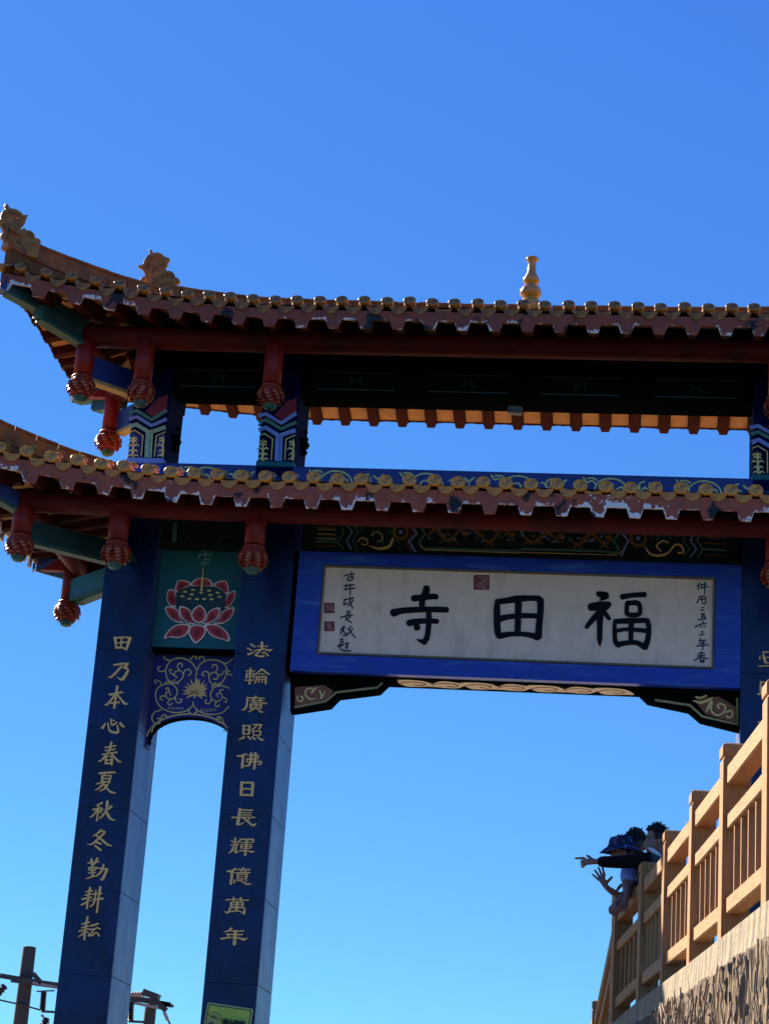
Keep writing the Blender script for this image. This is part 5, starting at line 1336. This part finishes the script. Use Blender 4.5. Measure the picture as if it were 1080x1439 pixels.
def hand_nodes(wr, d, side, up, fingers, s=1.18, pre='h'):
    """wr wrist, d pointing direction, side across the palm to the thumb; fingers: list of (curl, spread) for index..little, then thumb"""
    d, side, up = Vector(d).normalized(), Vector(side).normalized(), Vector(up).normalized(); N_, E_ = {}, []
    base = wr
    palm = wr+d*.045*s; kn = wr+d*.085*s
    N_[pre+'p'] = (palm, (.030*s,.017*s)); E_.append(('wrist'+pre, pre+'p'))
    for i, (curl, spr) in enumerate(fingers[:4]):
        ln = (.072,.080,.074,.058)[i]*s; r = (.0095,.0098,.0093,.0085)[i]*s
        k0 = kn+side*(.030-.020*i)*s
        N_[f'{pre}{i}a'] = (k0, r*1.25); E_.append((pre+'p', f'{pre}{i}a')); pos = k0; dd = (d+side*spr).normalized()
        for j in range(3):
            ang = curl*(j+1)*.9; v = dd*math.cos(ang)+(-up)*math.sin(ang); pos = pos+v*ln*(.42,.33,.25)[j]
            N_[f'{pre}{i}{j}'] = (pos, r*(1,.92,.78)[j]); E_.append((f'{pre}{i}a' if j == 0 else f'{pre}{i}{j-1}', f'{pre}{i}{j}'))
    curl, spr = fingers[4]; pos = wr+d*.028*s+side*.022*s; N_[pre+'ta'] = (pos, .013*s); E_.append((pre+'p', pre+'ta'))
    dd = (d*(1-spr)+side*spr-up*curl).normalized()
    for j in range(2):
        pos = pos+dd*(.036,.028)[j]*s; N_[f'{pre}t{j}'] = (pos, (.0112,.0095)[j]*s); E_.append((pre+'ta' if j == 0 else f'{pre}t{j-1}', f'{pre}t{j}'))
    return N_, E_

def person(root_loc, label, J, head, look, arms, cloth, hairf, hatf=None, hd_scale=1.0):
    """J: joints dict; arms: list of dict(sh, el, wr, hand=(d,side,up,fingers)); all world coordinates"""
    p = empty('person', root_loc, label, 'person', 'people leaning on the timber fence')
    nodes = {'pelvis': (J['pelvis'], (.15,.12)), 'waist': (J['waist'], (.135,.105)), 'chest': (J['chest'], (.165,.12)), 'neck0': (J['neck'], .062), 'neck1': (head+Vector((.02,0,-.05)), .055)}
    edges = [('pelvis','waist'),('waist','chest'),('chest','neck0'),('neck0','neck1')]
    for i, (h, k, a) in enumerate(J['legs']):
        nodes.update({f'hip{i}': (h, .095), f'kn{i}': (k, .062), f'an{i}': (a, .045), f'toe{i}': (a+Vector((-.15,0,-.03)), .035)})
        edges += [('pelvis',f'hip{i}'),(f'hip{i}',f'kn{i}'),(f'kn{i}',f'an{i}'),(f'an{i}',f'toe{i}')]
    for i, A in enumerate(arms):
        q = str(i)
        nodes.update({'sh'+q: (A['sh'], .06), 'el'+q: (A['el'], .043), 'wrist'+q: (A['wr'], (.029,.024))})
        edges += [('chest','sh'+q),('sh'+q,'el'+q),('el'+q,'wrist'+q)]
        if 'hand' in A:
            N_, E_ = hand_nodes(A['wr'], *A['hand'], pre=q); nodes.update(N_); edges += E_
    body = skin_mesh(nodes, edges, 2)
    rot = Matrix.Translation(head) @ Matrix.Rotation(look[0], 4, 'Z') @ Matrix.Rotation(look[1], 4, 'Y') @ Matrix.Scale(hd_scale, 4)
    merge('body', [(body, Matrix.Identity(4)), (HEAD, rot)], M['skin'], p)
    for sg in (-1, 1):
        e = MB(); e.lathe((0,0,0), [(.001,-.007),(.009,-.003),(.010,0),(.009,.003),(.001,.007)], 8)
        e.build('eye', M['eye'], p, rot @ Matrix.Translation((-.070, sg*.030, .002)))
        MB().beam((-.083,sg*.014,.022), (-.070,sg*.050,.022), .010, .008).build('eyebrow', M['hair'], p, rot)
    # torso garment with sleeves
    g = 1.16
    cn = {'pel': (J['pelvis']+Vector((0,0,-.02)), (.17,.135)), 'waist': (J['waist'], (.16,.125)), 'chest': (J['chest'], (.185,.14)), 'nk': (J['neck']-(J['neck']-J['chest'])*.25, .085)}
    ce = [('pel','waist'),('waist','chest'),('chest','nk')]
    for i, A in enumerate(arms):
        q = str(i); f = A.get('sleeve', 1.0); cn['s'+q] = (A['sh'], .077)
        ce.append(('chest','s'+q))
        if f >= 1:
            cn['e'+q] = (A['el'], .062); e_ = A['wr'].lerp(A['el'], .03); cn['w'+q] = (e_, .052); ce += [('s'+q,'e'+q),('e'+q,'w'+q)]
        else:
            cn['e'+q] = (A['sh'].lerp(A['el'], f), .068); ce += [('s'+q,'e'+q)]
    merge('jacket' if cloth[2] else 'shirt', [(skin_mesh(cn, ce, 2), Matrix.Identity(4))], cloth[0], p)
    tn = {'p': (J['pelvis'], (.165,.13))}; te = []
    for i, (h, k, a) in enumerate(J['legs']):
        tn.update({f'h{i}': (h, .108), f'k{i}': (k, .078), f'a{i}': (a+Vector((0,0,.04)), .065)}); te += [('p',f'h{i}'),(f'h{i}',f'k{i}'),(f'k{i}',f'a{i}')]
    merge('trousers', [(skin_mesh(tn, te, 2), Matrix.Identity(4))], cloth[1], p)
    for i, (h, k, a) in enumerate(J['legs']):
        MB().beam(a+Vector((.07,0,-.035)), a+Vector((-.19,0,-.045)), .09, .08, ch=.02).build('shoe', M['trousers'], p, bevel=.01)
    # collar
    # hair: cap plus tufts
    rh = random.Random(hairf['seed']); mb = MB(); n = 20; rings = []
    for j in range(9):
        t = j/8; z = -.035+.165*t; 
        r = []
        for k in range(n):
            a = 2*math.pi*k/n; c, s = math.cos(a), math.sin(a)
            rad = math.sqrt(max(0.0, 1-(max(0, z)/.135)**2)) if z > 0 else 1.0
            x = -(.088 if c > 0 else .116)*c*rad; y = .092*s*rad
            lim = .058 if c > .35 else (.0 if c > -.1 else -.06)
            zz = max(z, lim) if z < lim else z
            if z < lim: x *= .90; y *= .90
            r.append(Vector((x+rh.uniform(-.004,.004), y+rh.uniform(-.004,.004), zz)))
        rings.append(r)
    mb.loft(rings, 0, True)
    for k in range(hairf['n']):
        a = rh.uniform(0, 2*math.pi); el = rh.uniform(.12, 1.5); d = Vector((math.cos(a)*math.cos(el), math.sin(a)*math.cos(el), math.sin(el)))
        if d.x < -.45 and el < .55: continue
        b = Vector((d.x*.100, d.y*.088, d.z*.118+.012)); ln = rh.uniform(*hairf['len']); w = hairf['w']
        side = d.cross(Vector((rh.uniform(-1,1), rh.uniform(-1,1), rh.uniform(-1,1)))).normalized()
        drift = Vector((rh.uniform(-.6,.6)+hairf.get('back', .2), rh.uniform(-.6,.6), rh.uniform(-.7,.5)))
        mb.tube([b-d*.01, b+d*ln*.5+drift*ln*.15, b+d*ln*.8+drift*ln*.5, b+d*ln*.8+drift*ln*.9], [w, w*.9, w*.6, w*.15], 5)
    ho = mb.build('hair', M['hair'], p, rot)
    if hatf:
        mb = MB(); n = 26; rings = []
        prof = [(.100,.118,.035),(.104,.122,.05),(.098,.116,.085),(.092,.108,.115),(.075,.09,.132),(.03,.035,.138),(.002,.002,.137)]
        for a_, b_, z in prof: rings.append([Vector((b_*math.cos(2*math.pi*k/n)+.005+rh.uniform(-.003,.003), a_*math.sin(2*math.pi*k/n), z+rh.uniform(-.004,.004))) for k in range(n)])
        brim = []
        for (k2, dz) in ((1.0,.034),(1.3,.012),(1.60,-.018),(1.62,-.024),(1.3,.004),(1.0,.026)):
            brim.append([Vector((.122*k2*(1.08 if math.cos(2*math.pi*k/n) < 0 else .95)*math.cos(2*math.pi*k/n)+.005, .104*k2*math.sin(2*math.pi*k/n), .012+dz+.008*math.sin(3*2*math.pi*k/n+.6)*(k2-1)*2)) for k in range(n)])
        mb.loft(rings, 0, True); mb.loft(brim, 0, True)
        mb.tube([Vector((.127*math.cos(2*math.pi*k/20)+.005, .109*math.sin(2*math.pi*k/20), .052)) for k in range(21)], .006, 6)
        mb.build('bucket_hat', M['hat'], p, rot @ Matrix.Translation((0,0,.0)))
    return p
ZT = 3.32
V = Vector
# man pointing, black sleeve
y0 = 18.55
hd = at(921, 1181, y=y0); wr = at(836, 1211, y=y0-.12); sh = at(905, 1209, y=y0-.16)
pel = V((.46, y0+.05, ZT+.92))
A1 = dict(sh=sh, el=sh.lerp(wr, .5)+V((0,0,-.012)), wr=wr, hand=((-1,0,-.10),(.05,0,1),(0,-1,0),[(0.0,0.02),(.95,0),(1.0,0),(1.0,-.05),(.5,.45)]))
A2 = dict(sh=sh+V((.10,.36,-.02)), el=V((.25,y0+.3,4.35)), wr=V((.10,y0+.2,4.46)), hand=((-1,0,-.1),(0,-1,0),(0,0,1),[(.5,0)]*4+[(.3,.5)]))
man = person((.46,y0,ZT-.03), 'dark haired person in black jacket pointing left with outstretched arm', dict(pelvis=pel, waist=V((.43,y0,ZT+1.06)), chest=V((.36,y0+.04,ZT+1.28)), neck=hd+V((.05,.01,-.15)), legs=[(V((.47,y0-.09,ZT+.85)),V((.45,y0-.1,ZT+.46)),V((.50,y0-.1,ZT+.06))),(V((.47,y0+.16,ZT+.85)),V((.50,y0+.16,ZT+.46)),V((.56,y0+.16,ZT+.06)))]),
       hd, (R(14), R(4)), [A1, A2], (M['black_cloth'], M['trousers'], True), dict(seed=4, n=420, len=(.012,.042), w=.006, back=.5))
# pale collar and olive vest edge of the pointing man
cb = MB()
for k in range(10):
    pass
c0 = at(917, 1197, y=y0-.14); 
cl = MB().tube([c0+V((-.035,.01,.03)), c0+V((-.01,-.02,.01)), c0+V((.03,-.03,-.02)), c0+V((.07,-.01,-.045))], [.008,.022,.022,.012], 8).build('collar', M['white_cloth'], man)
ve = MB().tube([c0+V((-.01,-.03,-.035)), c0+V((.03,-.05,-.075)), c0+V((.06,-.05,-.14)), c0+V((.07,-.04,-.26))], [.02,.045,.055,.05], 10).build('vest', M['olive_cloth'], man)
# person in bucket hat raising an open hand
y1 = 18.95
hd2 = at(870, 1196, y=y1); hd2 = hd2+V((.02,0,0))
wr2 = at(851, 1247, y=y1-.30); el2 = at(872, 1262, y=y1-.22); sh2 = V((.16,y1-.14,hd2.z-.30))
A1 = dict(sh=sh2, el=el2, wr=wr2, sleeve=.35, hand=((-.42,-.02,.80),(.75,0,.45),(.0,-1,0),[(.12,.20),(.08,.05),(.08,-.15),(.12,-.42),(.1,.75)]))
A2 = dict(sh=V((.20,y1+.18,hd2.z-.30)), el=V((.14,y1+.2,4.30)), wr=V((.04,y1+.05,4.36)), sleeve=.5, hand=((-1,-.3,-.3),(0,-1,0),(0,0,1),[(.6,0)]*4+[(.3,.5)]))
person((.42,y1,ZT-.05), 'person in blue camouflage bucket hat holding up an open hand', dict(pelvis=V((.40,y1,ZT+.80)), waist=V((.36,y1,ZT+.94)), chest=V((.24,y1+.02,ZT+1.12)), neck=hd2+V((.07,.01,-.14)), legs=[(V((.42,y1-.1,ZT+.74)),V((.42,y1-.1,ZT+.40)),V((.46,y1-.1,ZT+.02))),(V((.42,y1+.13,ZT+.74)),V((.46,y1+.13,ZT+.40)),V((.52,y1+.13,ZT+.02)))]),
       hd2, (R(10), R(-6)), [A1, A2], (M['trousers'], M['trousers'], True), dict(seed=9, n=40, len=(.02,.03), w=.010), True)
# curly haired person in pale blue shirt, hands on the rail
y2 = 18.72
hd3 = at(893, 1187, y=y2+.35)
sh3 = at(889, 1217, y=y2-.02); el3 = at(881, 1250, y=y2-.28); wr3 = at(880, 1257, y=y2-.32)
sh3 = at(884, 1213, y=y2-.1)
A1 = dict(sh=sh3, el=at(879.5,1246,y=y2-.22), wr=at(881,1262,y=y2-.33)+V((-.0,0,.02)), sleeve=.90, hand=((-.25,-.3,-.8),(-.8,-.2,.1),(.2,-1,0),[(.35,.1)]*4+[(.3,.5)]))
A2 = dict(sh=sh3+V((.10,.36,0)), el=V((.05,y2-.02,4.36)), wr=at(870,1263,y=y2-.30), sleeve=.8, hand=((-.5,-.2,-.7),(.5,-.5,.1),(-.6,-.3,.6),[(.7,.1),(.7,0),(.7,0),(.7,-.1),(.4,.5)]))
person((.44,y2+.30,ZT-.03), 'curly haired person in pale blue shirt leaning hands on the rail', dict(pelvis=V((.46,y2+.32,ZT+.86)), waist=V((.40,y2+.28,ZT+1.0)), chest=V((.27,y2+.16,ZT+1.18)), neck=hd3+V((.05,-.04,-.14)), legs=[(V((.47,y2+.22,ZT+.80)),V((.45,y2+.22,ZT+.43)),V((.50,y2+.22,ZT+.03))),(V((.47,y2+.43,ZT+.80)),V((.50,y2+.43,ZT+.43)),V((.56,y2+.43,ZT+.03)))]),
       hd3, (R(-100), R(8)), [A1, A2], (M['blue_cloth'], M['trousers'], False), dict(seed=5, n=300, len=(.015,.035), w=.013))
